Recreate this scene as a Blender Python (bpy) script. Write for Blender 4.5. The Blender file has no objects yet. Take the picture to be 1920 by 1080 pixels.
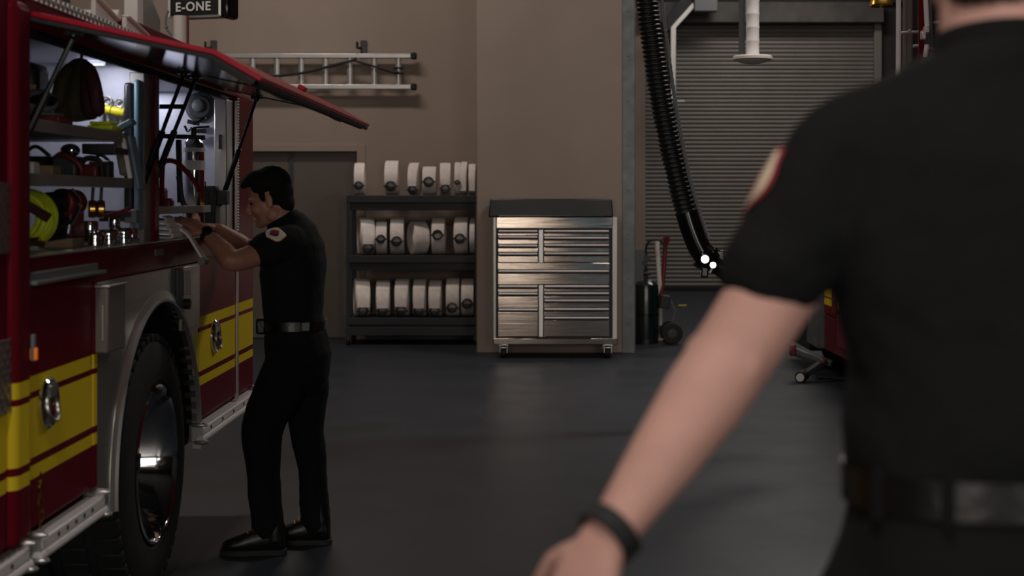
import bpy, bmesh, math, random
from mathutils import Vector as V, Matrix, Quaternion
random.seed(7)
C = bpy.context.scene.collection
SC = bpy.context.scene
PI = math.pi
H, F, CX, CY = 1.56, 2750.0, 1005.0, 372.0      # eye height, focal length in px, vanishing point

def P(x, y, Y):
    """point in the hall seen at pixel (x, y) of the photo when it stands Y metres away"""
    return V(((x-CX)*Y/F, Y, H-(y-CY)*Y/F))

# ------------------------------------------------------------------ materials
def lin(c):
    return tuple((v/12.92 if v <= .04045 else ((v+.055)/1.055)**2.4) for v in [k/255 for k in c])

MATS = {}
def mat(name, rgb, rough=.5, metal=0, bump=0, bscale=40, coat=0, var=0, vscale=6, emit=None, estr=0,
        rvar=0, spec=.5, sheen=0, sss=0, stretch=None, trans=0):
    m = bpy.data.materials.new(name); m.use_nodes = True
    nt = m.node_tree; N = nt.nodes; L = nt.links
    b = N['Principled BSDF']
    col = lin(rgb) + (1,)
    b.inputs['Base Color'].default_value = col
    b.inputs['Roughness'].default_value = rough
    b.inputs['Metallic'].default_value = metal
    b.inputs['Specular IOR Level'].default_value = spec
    b.inputs['Coat Weight'].default_value = coat
    b.inputs['Coat Roughness'].default_value = .06
    b.inputs['Sheen Weight'].default_value = sheen
    if trans: b.inputs['Transmission Weight'].default_value = trans
    if sss:
        b.inputs['Subsurface Weight'].default_value = sss
        b.inputs['Subsurface Radius'].default_value = (.012, .005, .003)
        b.inputs['Subsurface Scale'].default_value = 1
    if emit:
        b.inputs['Emission Color'].default_value = lin(emit) + (1,)
        b.inputs['Emission Strength'].default_value = estr
    tc = N.new('ShaderNodeTexCoord')
    src = tc.outputs['Object']
    if stretch:
        mp = N.new('ShaderNodeMapping'); mp.inputs['Scale'].default_value = stretch
        L.new(src, mp.inputs['Vector']); src = mp.outputs['Vector']
    if var or rvar:
        n = N.new('ShaderNodeTexNoise'); n.inputs['Scale'].default_value = vscale
        n.inputs['Detail'].default_value = 6; L.new(src, n.inputs['Vector'])
        if var:
            mx = N.new('ShaderNodeMix'); mx.data_type = 'RGBA'
            a = tuple(max(0, c*(1-var)) for c in col[:3])+(1,); z = tuple(min(1, c*(1+var)) for c in col[:3])+(1,)
            mx.inputs['A'].default_value = a; mx.inputs['B'].default_value = z
            r = N.new('ShaderNodeMapRange'); r.inputs['From Min'].default_value = .3; r.inputs['From Max'].default_value = .7
            L.new(n.outputs['Fac'], r.inputs['Value'])
            L.new(r.outputs['Result'], mx.inputs['Factor']); L.new(mx.outputs['Result'], b.inputs['Base Color'])
        if rvar:
            r2 = N.new('ShaderNodeMapRange'); r2.inputs['From Min'].default_value = .3; r2.inputs['From Max'].default_value = .7
            r2.inputs['To Min'].default_value = max(.02, rough-rvar); r2.inputs['To Max'].default_value = min(1, rough+rvar)
            L.new(n.outputs['Fac'], r2.inputs['Value']); L.new(r2.outputs['Result'], b.inputs['Roughness'])
    if bump:
        n2 = N.new('ShaderNodeTexNoise'); n2.inputs['Scale'].default_value = bscale; n2.inputs['Detail'].default_value = 4
        L.new(src, n2.inputs['Vector'])
        bp = N.new('ShaderNodeBump'); bp.inputs['Strength'].default_value = bump; bp.inputs['Distance'].default_value = .01
        L.new(n2.outputs['Fac'], bp.inputs['Height']); L.new(bp.outputs['Normal'], b.inputs['Normal'])
    MATS[name] = m
    return m

def striped(name, rgb, yel, bands, rough=.26):
    """gloss paint with level reflective stripes: bands are heights in metres"""
    m = mat(name, rgb, rough, coat=0, spec=.015)
    nt = m.node_tree; N = nt.nodes; L = nt.links; b = N['Principled BSDF']
    g = N.new('ShaderNodeNewGeometry'); s = N.new('ShaderNodeSeparateXYZ'); L.new(g.outputs['Position'], s.inputs['Vector'])
    acc = None
    for lo, hi in bands:
        a = N.new('ShaderNodeMath'); a.operation = 'GREATER_THAN'; a.inputs[1].default_value = lo
        c = N.new('ShaderNodeMath'); c.operation = 'LESS_THAN'; c.inputs[1].default_value = hi
        d = N.new('ShaderNodeMath'); d.operation = 'MULTIPLY'
        L.new(s.outputs['Z'], a.inputs[0]); L.new(s.outputs['Z'], c.inputs[0])
        L.new(a.outputs[0], d.inputs[0]); L.new(c.outputs[0], d.inputs[1])
        if acc is None: acc = d
        else:
            e = N.new('ShaderNodeMath'); e.operation = 'MAXIMUM'
            L.new(acc.outputs[0], e.inputs[0]); L.new(d.outputs[0], e.inputs[1]); acc = e
    mx = N.new('ShaderNodeMix'); mx.data_type = 'RGBA'
    mx.inputs['A'].default_value = lin(rgb)+(1,); mx.inputs['B'].default_value = lin(yel)+(1,)
    L.new(acc.outputs[0], mx.inputs['Factor']); L.new(mx.outputs['Result'], b.inputs['Base Color'])
    r = N.new('ShaderNodeMath'); r.operation = 'MULTIPLY_ADD'; r.inputs[1].default_value = .25; r.inputs[2].default_value = rough
    L.new(acc.outputs[0], r.inputs[0]); L.new(r.outputs[0], b.inputs['Roughness'])
    return m

def diamond(name, rgb, rough=.35):
    """raised tread plate"""
    m = mat(name, rgb, rough, metal=.9)
    nt = m.node_tree; N = nt.nodes; L = nt.links; b = N['Principled BSDF']
    tc = N.new('ShaderNodeTexCoord')
    outs = []
    for rot in (.785, -.785):
        mp = N.new('ShaderNodeMapping'); mp.inputs['Rotation'].default_value = (rot, 0, rot); mp.inputs['Scale'].default_value = (1, 1, 1)
        L.new(tc.outputs['Object'], mp.inputs['Vector'])
        w = N.new('ShaderNodeTexWave'); w.inputs['Scale'].default_value = 14; w.inputs['Distortion'].default_value = 0
        w.bands_direction = 'Y'
        L.new(mp.outputs['Vector'], w.inputs['Vector']); outs.append(w)
    mu = N.new('ShaderNodeMath'); mu.operation = 'MULTIPLY'
    L.new(outs[0].outputs['Fac'], mu.inputs[0]); L.new(outs[1].outputs['Fac'], mu.inputs[1])
    bp = N.new('ShaderNodeBump'); bp.inputs['Strength'].default_value = .6; bp.inputs['Distance'].default_value = .006
    L.new(mu.outputs[0], bp.inputs['Height']); L.new(bp.outputs['Normal'], b.inputs['Normal'])
    return m

# ------------------------------------------------------------------ mesh builder
def frame(d, up=None):
    d = d.normalized()
    u = V(up) if up else (V((0, 0, 1)) if abs(d.z) < .95 else V((0, 1, 0)))
    a = u.cross(d)
    if a.length < 1e-6: a = V((1, 0, 0)).cross(d)
    a.normalize(); b = d.cross(a).normalized()
    return a, b

class M:
    def __init__(s): s.v = []; s.f = []
    def add(s, vs, fs):
        o = len(s.v); s.v += [V(p) for p in vs]; s.f += [tuple(i+o for i in f) for f in fs]
        return s
    def box(s, x0, x1, y0, y1, z0, z1):
        x0, x1 = min(x0, x1), max(x0, x1); y0, y1 = min(y0, y1), max(y0, y1); z0, z1 = min(z0, z1), max(z0, z1)
        return s.add([(x0, y0, z0), (x1, y0, z0), (x1, y1, z0), (x0, y1, z0), (x0, y0, z1), (x1, y0, z1), (x1, y1, z1), (x0, y1, z1)],
                     [(3, 2, 1, 0), (4, 5, 6, 7), (0, 1, 5, 4), (1, 2, 6, 5), (2, 3, 7, 6), (3, 0, 4, 7)])
    def obox(s, c, size, rot=None):
        m = M().box(-size[0]/2, size[0]/2, -size[1]/2, size[1]/2, -size[2]/2, size[2]/2)
        R = rot or Matrix.Identity(3)
        return s.add([V(c)+R @ p for p in m.v], m.f)
    def bar(s, p0, p1, w, h, up=None):
        """square bar between two points"""
        p0, p1 = V(p0), V(p1); a, b = frame(p1-p0, up)
        q = [(-w/2, -h/2), (w/2, -h/2), (w/2, h/2), (-w/2, h/2)]
        return s.add([p0+a*i+b*j for i, j in q]+[p1+a*i+b*j for i, j in q],
                     [(3, 2, 1, 0), (4, 5, 6, 7), (0, 1, 5, 4), (1, 2, 6, 5), (2, 3, 7, 6), (3, 0, 4, 7)])
    def prism(s, pts, ext):
        pts = [V(p) for p in pts]; e = V(ext); n = len(pts)
        nrm = V((0, 0, 0))
        for i in range(n): nrm += (pts[i]-pts[0]).cross(pts[(i+1) % n]-pts[0])
        if nrm.dot(e) > 0: pts = pts[::-1]
        fs = [tuple(range(n)), tuple(range(2*n-1, n-1, -1))]
        for i in range(n): fs.append((i, i+n, (i+1) % n+n, (i+1) % n)[::1])
        return s.add(pts+[p+e for p in pts], fs)
    def rings(s, rings, cap=True, closed=False):
        n = len(rings[0]); o = len(s.v); k = len(rings)
        for r in rings: s.v += [V(p) for p in r]
        for i in range(k if closed else k-1):
            j = (i+1) % k
            for t in range(n):
                s.f.append((o+i*n+t, o+i*n+(t+1) % n, o+j*n+(t+1) % n, o+j*n+t))
        if cap and not closed:
            s.f.append(tuple(o+t for t in range(n-1, -1, -1)))
            s.f.append(tuple(o+(k-1)*n+t for t in range(n)))
        return s
    def tube(s, pts, r, n=12, cap=True, round_ends=False, flat=1.0, up=None):
        pts = [V(p) for p in pts]; k = len(pts)
        rs = list(r) if isinstance(r, (list, tuple)) else [r]*k
        if round_ends:
            d0 = (pts[0]-pts[1]).normalized(); d1 = (pts[-1]-pts[-2]).normalized()
            pts = [pts[0]+d0*rs[0]*.9, pts[0]+d0*rs[0]*.55] + pts + [pts[-1]+d1*rs[-1]*.55, pts[-1]+d1*rs[-1]*.9]
            rs = [rs[0]*.35, rs[0]*.8] + rs + [rs[-1]*.8, rs[-1]*.35]; k = len(pts)
        tan = []
        for i in range(k):
            t = (pts[min(i+1, k-1)]-pts[max(i-1, 0)])
            tan.append(t.normalized())
        a, b = frame(tan[0], up)
        R = []
        for i in range(k):
            a = (a - tan[i]*a.dot(tan[i])); a.normalize(); b = tan[i].cross(a)
            R.append([pts[i]+(a*math.cos(2*PI*t/n)+b*math.sin(2*PI*t/n)*flat)*rs[i] for t in range(n)])
        return s.rings(R, cap)
    def cyl(s, p0, p1, r, r2=None, n=24):
        return s.tube([p0, p1], [r, r if r2 is None else r2], n)
    def lathe(s, prof, o, axis, n=32, closed=False, cap=True):
        """prof: (radius, height along axis)"""
        o, ax = V(o), V(axis).normalized(); a, b = frame(ax)
        R = [[o+ax*h+(a*math.cos(2*PI*t/n)+b*math.sin(2*PI*t/n))*max(r, 1e-4) for t in range(n)] for r, h in prof]
        return s.rings(R, cap, closed)
    def torus(s, o, axis, R, r, n=40, m=10):
        return s.lathe([(R+r*math.cos(2*PI*i/m), r*math.sin(2*PI*i/m)) for i in range(m)], o, axis, n, closed=True)
    def ell(s, c, r, R=None, n=20, m=12):
        """ellipsoid"""
        c = V(c); R = R or Matrix.Identity(3)
        rr = []
        for i in range(1, m):
            th = PI*i/m
            rr.append([c+R @ V((r[0]*math.sin(th)*math.cos(2*PI*t/n), r[1]*math.sin(th)*math.sin(2*PI*t/n), -r[2]*math.cos(th))) for t in range(n)])
        o = len(s.v); s.rings(rr, cap=False)
        s.v += [c+R @ V((0, 0, -r[2])), c+R @ V((0, 0, r[2]))]; k = len(s.v)
        for t in range(n):
            s.f.append((k-2, o+(t+1) % n, o+t))
            s.f.append((k-1, o+(m-2)*n+t, o+(m-2)*n+(t+1) % n))
        return s
    def loft(s, spec, lat, n=28, e=2.3):
        """spec: (point, half width, half depth[, tangent]); lat = sideways axis"""
        k = len(spec); R = []; lat = V(lat).normalized()
        for i in range(k):
            p = V(spec[i][0])
            t = (V(spec[min(i+1, k-1)][0])-V(spec[max(i-1, 0)][0])).normalized()
            l = (lat-t*lat.dot(t)).normalized(); d = t.cross(l)
            ring = []
            for j in range(n):
                c, q = math.cos(2*PI*j/n), math.sin(2*PI*j/n)
                x = math.copysign(abs(c)**(2/e), c); y = math.copysign(abs(q)**(2/e), q)
                ring.append(p+l*x*spec[i][1]+d*y*spec[i][2])
            R.append(ring)
        return s.rings(R)

    def build(s, name, material, parent=None, bevel=0, seg=2, smooth=30, sub=0, remesh=0, sm=0, at=None, disp=None):
        me = bpy.data.meshes.new(name)
        root = parent
        while root is not None and root.parent is not None: root = root.parent
        if root is not None: off = root.location.copy()
        elif at is not None: off = V(at)
        else:
            lo = [min(p[i] for p in s.v) for i in range(3)]; hi = [max(p[i] for p in s.v) for i in range(3)]
            off = V(((lo[0]+hi[0])/2, (lo[1]+hi[1])/2, lo[2]))
        me.from_pydata([p-off for p in s.v], [], s.f)
        bm = bmesh.new(); bm.from_mesh(me); bmesh.ops.recalc_face_normals(bm, faces=bm.faces); bm.to_mesh(me); bm.free()
        me.materials.append(material if not isinstance(material, str) else MATS[material])
        if smooth:
            for p in me.polygons: p.use_smooth = True
            if not remesh and not sub:
                try: me.set_sharp_from_angle(angle=math.radians(smooth))
                except Exception: pass
        o = bpy.data.objects.new(name, me); C.objects.link(o)
        if parent is not None: o.parent = parent
        else: o.location = off
        if bevel:
            b = o.modifiers.new('b', 'BEVEL'); b.width = bevel; b.segments = seg; b.limit_method = 'ANGLE'; b.angle_limit = math.radians(40)
        if remesh:
            r = o.modifiers.new('r', 'REMESH'); r.mode = 'VOXEL'; r.voxel_size = remesh; r.use_smooth_shade = True
        if sm:
            q = o.modifiers.new('s', 'SMOOTH'); q.factor = .5; q.iterations = sm
        if disp:
            tx = bpy.data.textures.new(name+'_wrinkle', 'CLOUDS'); tx.noise_scale = disp[1]; tx.noise_depth = 3
            q = o.modifiers.new('d', 'DISPLACE'); q.texture = tx; q.strength = disp[0]; q.mid_level = .5
            q.texture_coords = 'LOCAL'
        if sub:
            q = o.modifiers.new('u', 'SUBSURF'); q.levels = sub; q.render_levels = sub
        return o

def tag(o, label, cat, group=None):
    o['label'] = label; o['category'] = cat
    if group: o['group'] = group
    return o
def thing(name, label, cat, loc, group=None):
    o = bpy.data.objects.new(name, None); o.empty_display_size = .1; C.objects.link(o); o.location = V(loc)
    return tag(o, label, cat, group)
def struct(o):
    o['kind'] = 'structure'; return o
def dup(root, loc, rotz=0, label=None, group=None):
    r = root.copy(); C.objects.link(r); r.location = V(loc); r.rotation_euler = (0, 0, rotz)
    if label: r['label'] = label
    if group: r['group'] = group
    for ch in list(root.children):
        c = ch.copy(); C.objects.link(c); c.parent = r
        for g in list(ch.children):
            d = g.copy(); C.objects.link(d); d.parent = c
    return r
def spline(pts, k=6):
    """smooth path through points"""
    pts = [V(p) for p in pts]; out = []
    q = [pts[0]*2-pts[1]]+pts+[pts[-1]*2-pts[-2]]
    for i in range(1, len(q)-2):
        for j in range(k):
            t = j/k; a, b, c, d = q[i-1], q[i], q[i+1], q[i+2]
            out.append(.5*((2*b)+(c-a)*t+(2*a-5*b+4*c-d)*t*t+(3*b-a-3*c+d)*t**3))
    out.append(pts[-1]); return out

# ------------------------------------------------------------------ palette
mat('wall_paint', (150, 134, 122), .75, bump=.05, bscale=60, var=.05, vscale=1.5)
mat('dark_wall', (46, 44, 43), .8, var=.1)
mat('ceiling_black', (38, 37, 37), .9)
mat('concrete_beam', (84, 80, 77), .85, bump=.2, bscale=15, var=.25, vscale=3)
mat('door_paint', (96, 86, 78), .5, var=.04)
mat('shutter', (124, 118, 112), .55, metal=.15, var=.08, vscale=2)
mat('galvanised', (112, 114, 113), .45, metal=.35, var=.2, vscale=9, bump=.05)
mat('floor_paint', (45, 49, 55), .44, bump=.03, bscale=14, var=.14, vscale=2.2, rvar=.05, spec=.17)
mat('red_gloss', (100, 21, 33), .26, coat=0, spec=.03)
mat('red_bright', (160, 24, 44), .35, coat=0, spec=.12)
mat('red_dull', (110, 22, 28), .45)
BANDS = [(.988, 1.035), (.793, .969), (.73, .77)]
striped('red_striped', (102, 20, 33), (230, 200, 48), BANDS)
striped('red_striped_other', (112, 20, 32), (226, 196, 44), [(.718, .81), (.645, .705)])
diamond('tread_plate', (165, 160, 154))
mat('brushed', (176, 173, 168), .32, metal=.9, var=.08, vscale=5, stretch=(1, 1, 14), bump=.02, bscale=90)
mat('alu', (205, 202, 198), .34, metal=.75, var=.06)
mat('white_alu', (236, 228, 226), .45, metal=.05)
mat('white_paint', (222, 216, 208), .5)
mat('chrome', (225, 225, 225), .08, metal=1)
mat('mirror_alu', (150, 152, 158), .1, metal=.95, bump=.012, bscale=6)
mat('liner', (186, 184, 198), .5, metal=.3, var=.06, vscale=30)
mat('liner_dark', (90, 96, 104), .5, metal=.4)
mat('shelf_metal', (150, 144, 138), .45, metal=.5)
mat('black_rubber', (24, 24, 24), .7, bump=.1, bscale=50)
mat('tyre', (30, 29, 29), .75, bump=.15, bscale=40, var=.2)
mat('black_gloss', (14, 14, 15), .18)
mat('black_satin', (22, 22, 23), .4)
mat('black_plastic', (30, 30, 32), .5)
mat('dark_grey', (58, 58, 60), .5)
mat('grey_plastic', (110, 112, 114), .5)
mat('edge_grey', (62, 57, 53), .6)
mat('grey_box', (112, 104, 98), .5, metal=.2)
mat('tan', (150, 128, 98), .6)
mat('cream', (224, 208, 180), .6)
mat('amber', (240, 120, 20), .3, emit=(240, 110, 10), estr=.25)
mat('hi_vis', (206, 222, 40), .55, bump=.15, bscale=80, var=.15, vscale=30)
mat('yellow_plastic', (224, 206, 40), .4)
mat('brass', (196, 150, 70), .25, metal=.95)
mat('stainless', (166, 156, 147), .07, metal=1, stretch=(.004, .02, 5), bump=.06, bscale=30)
mat('hose_white', (236, 224, 216), .8, bump=.3, bscale=120, var=.08, vscale=20)
mat('rack_dark', (48, 48, 50), .5, metal=.3)
mat('skin', (204, 156, 142), .62, sss=.12, bump=.06, bscale=160, var=.07, vscale=14)
mat('skin_tan', (170, 120, 98), .5, sss=.1, bump=.05, bscale=160, var=.07, vscale=14)
mat('hair_dark', (18, 15, 13), .8, spec=.2, bump=.6, bscale=70, stretch=(1, 1, 1))
mat('hair_brown', (62, 46, 38), .55, bump=.6, bscale=90)
mat('uniform', (18, 18, 19), .9, bump=.1, bscale=220, spec=.25)
mat('uniform_trousers', (15, 15, 16), .9, bump=.1, bscale=220, spec=.25)
mat('leather', (20, 18, 17), .27, bump=.1, bscale=60)
mat('boot_leather', (20, 19, 19), .35, bump=.1, bscale=60)
mat('eye', (30, 22, 18), .1)
mat('lip', (150, 98, 84), .7)
mat('patch_red', (150, 30, 44), .7)
mat('patch_blue', (44, 40, 110), .7)
mat('green_tank', (14, 28, 27), .25, coat=.4)
mat('blue_grey', (104, 128, 142), .45)
mat('coat_red', (56, 12, 14), .8, bump=.3, bscale=30)
mat('coat_ochre', (52, 44, 18), .8, bump=.3, bscale=30)
mat('led', (255, 255, 255), .4, emit=(220, 228, 255), estr=.8)
mat('sign_white', (235, 235, 230), .5)
mat('hubwell', (12, 12, 12), .9)
# ================================================================== the hall
BW, COLY, FAR = 16.25, 14.8, 24.8          # back wall, pilaster face, far roller-door wall
struct(M().box(-9, 9, -6, FAR+.3, -.1, 0).build('floor', 'floor_paint'))
struct(M().box(-9, 9, -6, FAR+.3, 6.6, 6.7).build('ceiling', 'ceiling_black'))
struct(M().box(-9.2, -9, -6, BW+.2, 0, 6.6).build('wall_left', 'wall_paint'))
struct(M().box(9, 9.2, -6, FAR+.3, 0, 6.6).build('wall_right', 'dark_wall'))
struct(M().box(-9, 9, -6.2, -6, 0, 6.6).build('wall_front', 'dark_wall'))
for i_, (xc, w_, zc, h_) in enumerate(((-2.2, 1.6, 2.2, 3.0), (-.55, .6, 1.9, 3.6), (1.0, .12, 1.9, 3.6), (3.6, 2.0, 2.2, 3.0))):
    a_, b_, c_, d_ = xc-w_/2, xc+w_/2, zc-h_/2, zc+h_/2
    struct(M().box(a_-.07, a_, -6, -5.82, c_-.07, d_+.07).box(b_, b_+.07, -6, -5.82, c_-.07, d_+.07).box(a_, b_, -6, -5.82, c_-.07, c_).box(a_, b_, -6, -5.82, d_, d_+.07)
           .build('fill_frame_%d' % (i_+1), 'dark_grey'))  # unseen frames made up around the added rear lights
DX0, DX1, DZ = P(470, 0, BW).x-.42, P(673, 0, BW).x, 2.1
struct(M().box(-9, DX0, BW, BW+.2, 0, 6.6).box(DX1, 1.0, BW, BW+.2, 0, 6.6).box(DX0, DX1, BW, BW+.2, DZ, 6.6).build('wall_back', 'wall_paint'))
struct(M().box(-.60, .99, COLY, BW, 0, 6.6).build('wall_column', 'wall_paint', bevel=.01))
struct(M().box(.80, 1.0, BW+.2, FAR, 0, 6.6).build('wall_bay', 'wall_paint'))
# galvanised corner guard of the pilaster
g = M().box(.872, 1.0, COLY-.012, COLY-.001, 0, 6.5).box(.991, 1.003, COLY-.012, COLY+.16, 0, 6.5)
for k in range(14):
    g.cyl((.93, COLY-.012, .3+k*.45), (.93, COLY-.018, .3+k*.45), .012, n=10)
struct(g.build('trim_1', 'galvanised', bevel=.003))
# double door
d = struct(M().box(DX0-.06, DX0+.02, BW-.02, BW+.05, 0, DZ+.06).box(DX1-.02, DX1+.07, BW-.02, BW+.05, 0, DZ+.06)
           .box(DX0+.02, DX1-.02, BW-.02, BW+.05, DZ-.02, DZ+.06).build('door_1', 'wall_paint', bevel=.004))
dm = P(545, 0, BW).x
M().box(DX0+.02, dm-.006, BW+.06, BW+.11, .01, DZ-.02).build('door_leaf', 'door_paint', d, bevel=.004)
M().box(dm+.006, DX1-.02, BW+.06, BW+.11, .01, DZ-.02).build('door_leaf', 'door_paint', d, bevel=.004)
M().box(dm-.02, dm+.02, BW+.04, BW+.06, .01, DZ-.02).build('astragal', 'dark_grey', d)
struct(M().box(-9, DX0-.06, BW-.015, BW, 0, .1).box(DX1+.07, -.61, BW-.015, BW, 0, .1).build('baseboard_back', 'dark_grey'))
# far wall with roller door
RX0, RX1, RZ = (1210-CX)*FAR/F, (1640-CX)*FAR/F, H+(CY-45)*FAR/F
struct(M().box(1.0, RX0, FAR, FAR+.2, 0, 6.6).build('wall_far', 'wall_paint'))
struct(M().box(RX1, 9, FAR, FAR+.2, 0, 6.6).box(RX0, RX1, FAR+.02, FAR+.2, RZ+.3, 6.6).build('wall_far_right', 'dark_wall'))
struct(M().box(RX0-.05, RX1+.1, FAR-.25, FAR+.1, RZ, RZ+.34).build('trim_2', 'concrete_beam', bevel=.01))
struct(M().box(1.0, 9, FAR-.12, FAR-.005, RZ+.345, 6.6).build('upper_shade', 'ceiling_black'))  # black sheet stands in for the shadowed void above the beam
sh = M(); n = 63; prof = []
for k in range(n+1):
    z = .06+(RZ-.06)*k/n
    prof += [(FAR+.070, z), (FAR+.050, z+.02), (FAR+.045, z+.042), (FAR+.055, z+.064)]
pts = [(RX0, y, z) for y, z in prof]+[(RX0, FAR+.16, prof[-1][1]), (RX0, FAR+.16, .06)]
for i in range(len(prof)-1):
    (ya, za), (yb, zb) = prof[i], prof[i+1]
    sh.add([(RX0, ya, za), (RX1, ya, za), (RX1, yb, zb), (RX0, yb, zb)], [(0, 1, 2, 3)])
sh.box(RX0, RX1, FAR+.13, FAR+.16, .03, RZ+.1)
rd = struct(sh.build('door_2', 'shutter', smooth=0))
M().box(RX0+.01, RX1-.01, FAR+.02, FAR+.11, 0, .075).build('bottom_bar', 'black_rubber', rd, bevel=.01)
struct(M().box(RX1-.02, RX1+.1, FAR-.09, FAR+.02, 0, RZ).build('trim_3', 'shutter', bevel=.005))
struct(M().box(RX0-.19, RX0+.01, FAR-.05, FAR-.001, 0, .70).build('trim_4', 'grey_plastic', bevel=.005))

# ================================================================== ladder on the wall
LY = BW-.12
za, zb = P(0, 105, LY).z, P(0, 163, LY).z
xa, xb = P(330, 0, LY).x, P(776, 0, LY).x
t = thing('ladder', 'aluminium ladder hung sideways on the brown back wall', 'ladder', ((xa+xb)/2, LY, zb), None)
for z in (za, zb):
    M().box(xa, xb-.03, LY-.035, LY+.035, z-.026, z+.026).build('rail', 'alu', t, bevel=.006)
    M().box(xb-.03, xb+.03, LY-.045, LY+.045, z-.036, z+.036).build('foot', 'black_rubber', t, bevel=.012)
for k in range(10):
    x = P(747-45.6*k, 0, LY).x
    M().tube([(x, LY, zb+.02), (x, LY, za-.02)], .034, 12, flat=.8).build('rung', 'alu', t)
for px, lab in ((397, 'dark steel wall hook holding the ladder near its left end'), (680, 'dark steel wall hook holding the ladder near its right end')):
    x = P(px, 0, LY).x; z = P(0, 100, LY).z
    b = thing('wall_bracket', lab, 'bracket', (x, BW, z), 'ladder wall brackets')
    M().box(x-.035, x+.035, BW-.03, BW-.002, z-.02, P(0, 76, BW).z).build('plate', 'dark_grey', b, bevel=.004)
    M().tube([(x-.03, BW-.03, z+.07), (x-.04, LY-.02, z+.055), (x-.05, LY-.08, z+.055), (x-.05, LY-.085, z+.12)], .014, 10).build('hook', 'black_rubber', b)
rp = spline([P(440, 140, LY-.05), P(500, 143, LY-.055), P(565, 137, LY-.06), P(630, 121, LY-.06), P(662, 113, LY-.06), P(668, 108, LY-.06)], 6)
rq = spline([P(662, 113, LY-.06), P(700, 124, LY-.055), P(735, 135, LY-.05), P(748, 135, LY-.05)], 5)
tag(M().tube(rp, .014, 8).tube(rq, .011, 8).torus(P(747, 128, LY), (0, 0, 1), .045, .01, 20, 8).torus(P(747, 138, LY), (0, 0, 1), .045, .01, 20, 8)
    .build('rope', 'black_rubber'), 'black rope tied along the wall ladder', 'rope')

# ================================================================== hose rack and rolled hoses
SY = 15.86
RXa, RXb = P(655, 0, SY).x, -.615
zs = [1.592, .953, .288]
rack = thing('hose_rack', 'dark steel three shelf rack filled with rolled hoses', 'rack', ((RXa+RXb)/2, SY, 0))
for z in zs:
    M().box(RXa, RXb, SY-.24, SY+.24, z-.012, z).box(RXa, RXb, SY-.25, SY-.235, z-.075, z).box(RXa, RXb, SY+.235, SY+.25, z-.07, z).build('shelf', 'rack_dark', rack, bevel=.003)
    M().box(RXa, RXb, SY-.20, SY-.18, z-.16, z-.075).build('shelf_beam', 'rack_dark', rack, bevel=.003)
for x in (RXa+.02, RXb-.02):
    for y in (SY-.225, SY+.225):
        M().box(x-.02, x+.02, y-.02, y+.02, .1, 1.585).build('post', 'rack_dark', rack, bevel=.003)
        w = M().cyl((x, y-.02, .1), (x, y-.02, .09), .03).box(x-.03, x-.022, y-.04, y+.02, .045, .1).box(x+.022, x+.03, y-.04, y+.02, .045, .1).build('caster_fork', 'dark_grey', rack)
        M().lathe([(.02, -.018), (.045, -.018), (.05, -.01), (.05, .01), (.045, .018), (.02, .018)], (x, y-.01, .05), (1, 0, 0), 24).build('caster_wheel', 'black_rubber', w)
M().box(RXa, RXb, SY-.24, SY+.24, .1, .112).box(RXa, RXb, SY-.25, SY-.238, .10, .19).build('bottom_tray', 'rack_dark', rack, bevel=.003)

def hose_roll(R, w, cz, tail, label, loc, rot):
    t = thing('hose_roll', label, 'hose', (0, 0, 0), 'rolled hoses on the rack')
    prof = [(.03, -w/2+.006)]
    k = max(5, int((R-.03)/.014))
    for i in range(k):
        r = .03+(R-.03)*(i+.5)/k; prof += [(r-.005, -w/2+.004), (r, -w/2), (r+.004, -w/2+.004)]
    prof += [(R-.002, -w/2+.003), (R, -w/2+.010), (R+.002, 0), (R, w/2-.010), (R-.002, w/2-.003)]
    for i in range(k-1, -1, -1):
        r = .03+(R-.03)*(i+.5)/k; prof += [(r+.004, w/2-.004), (r, w/2), (r-.005, w/2-.004)]
    prof += [(.03, w/2-.006)]
    M().lathe(prof, (0, 0, R), (1, 0, 0), 40).build('roll', 'hose_white', t)
    if tail:                                       # a loose flat lap of hose hanging to the shelf
        te = max(tail, (cz or 0)+.045); q = [(0, -R*.86, R*1.55), (0, -R-.008, R*1.1), (0, -R-.014, (R+te)/2), (0, -R-.014, te)]
        M().rings([[(-w*.42, y-.005, z), (w*.42, y-.005, z), (w*.42, y+.006, z), (-w*.42, y+.006, z)] for _, y, z in spline(q, 4)]).build('hose_end', 'hose_white', t)
    if cz is not None:
        rc = min(.055, w*.42); cz = max(cz, rc+.008)
        y0 = -math.sqrt(max(.0004, R*R-(cz-R)**2))
        c = M().lathe([(rc*.55, .0), (rc*.6, .02), (rc, .02), (rc, .05), (rc*.93, .055), (rc, .06), (rc, .085), (rc*.75, .088), (rc*.72, .03)], (0, y0+.03, cz), (0, -1, 0), 24).build('coupling', 'black_satin', t)
        M().obox((-rc*1.1, y0-.045, cz), (rc*.5, .02, .018)).obox((rc*1.1, y0-.045, cz), (rc*.5, .02, .018)).build('lug', 'black_satin', c)
    t.location = V(loc); t.rotation_euler = (0, 0, rot)
    return t
ORD = ['first', 'second', 'third', 'fourth', 'fifth', 'sixth', 'seventh', 'eighth']
def row(z, items, nm):
    for i, (px, w, top, cy, rot, tail) in enumerate(items):
        s = F/SY
        R = (z-(H-(top-CY)/s))*-.5
        wm = w/s
        cz = None if cy is None else max(.05, H-(cy-CY)/s-z)
        hose_roll(R, wm, cz, tail, 'rolled white fire hose, %s from the left on the %s shelf of the rack' % (ORD[i], nm), ((px-CX)/s, SY, z+.004), rot)
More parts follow.
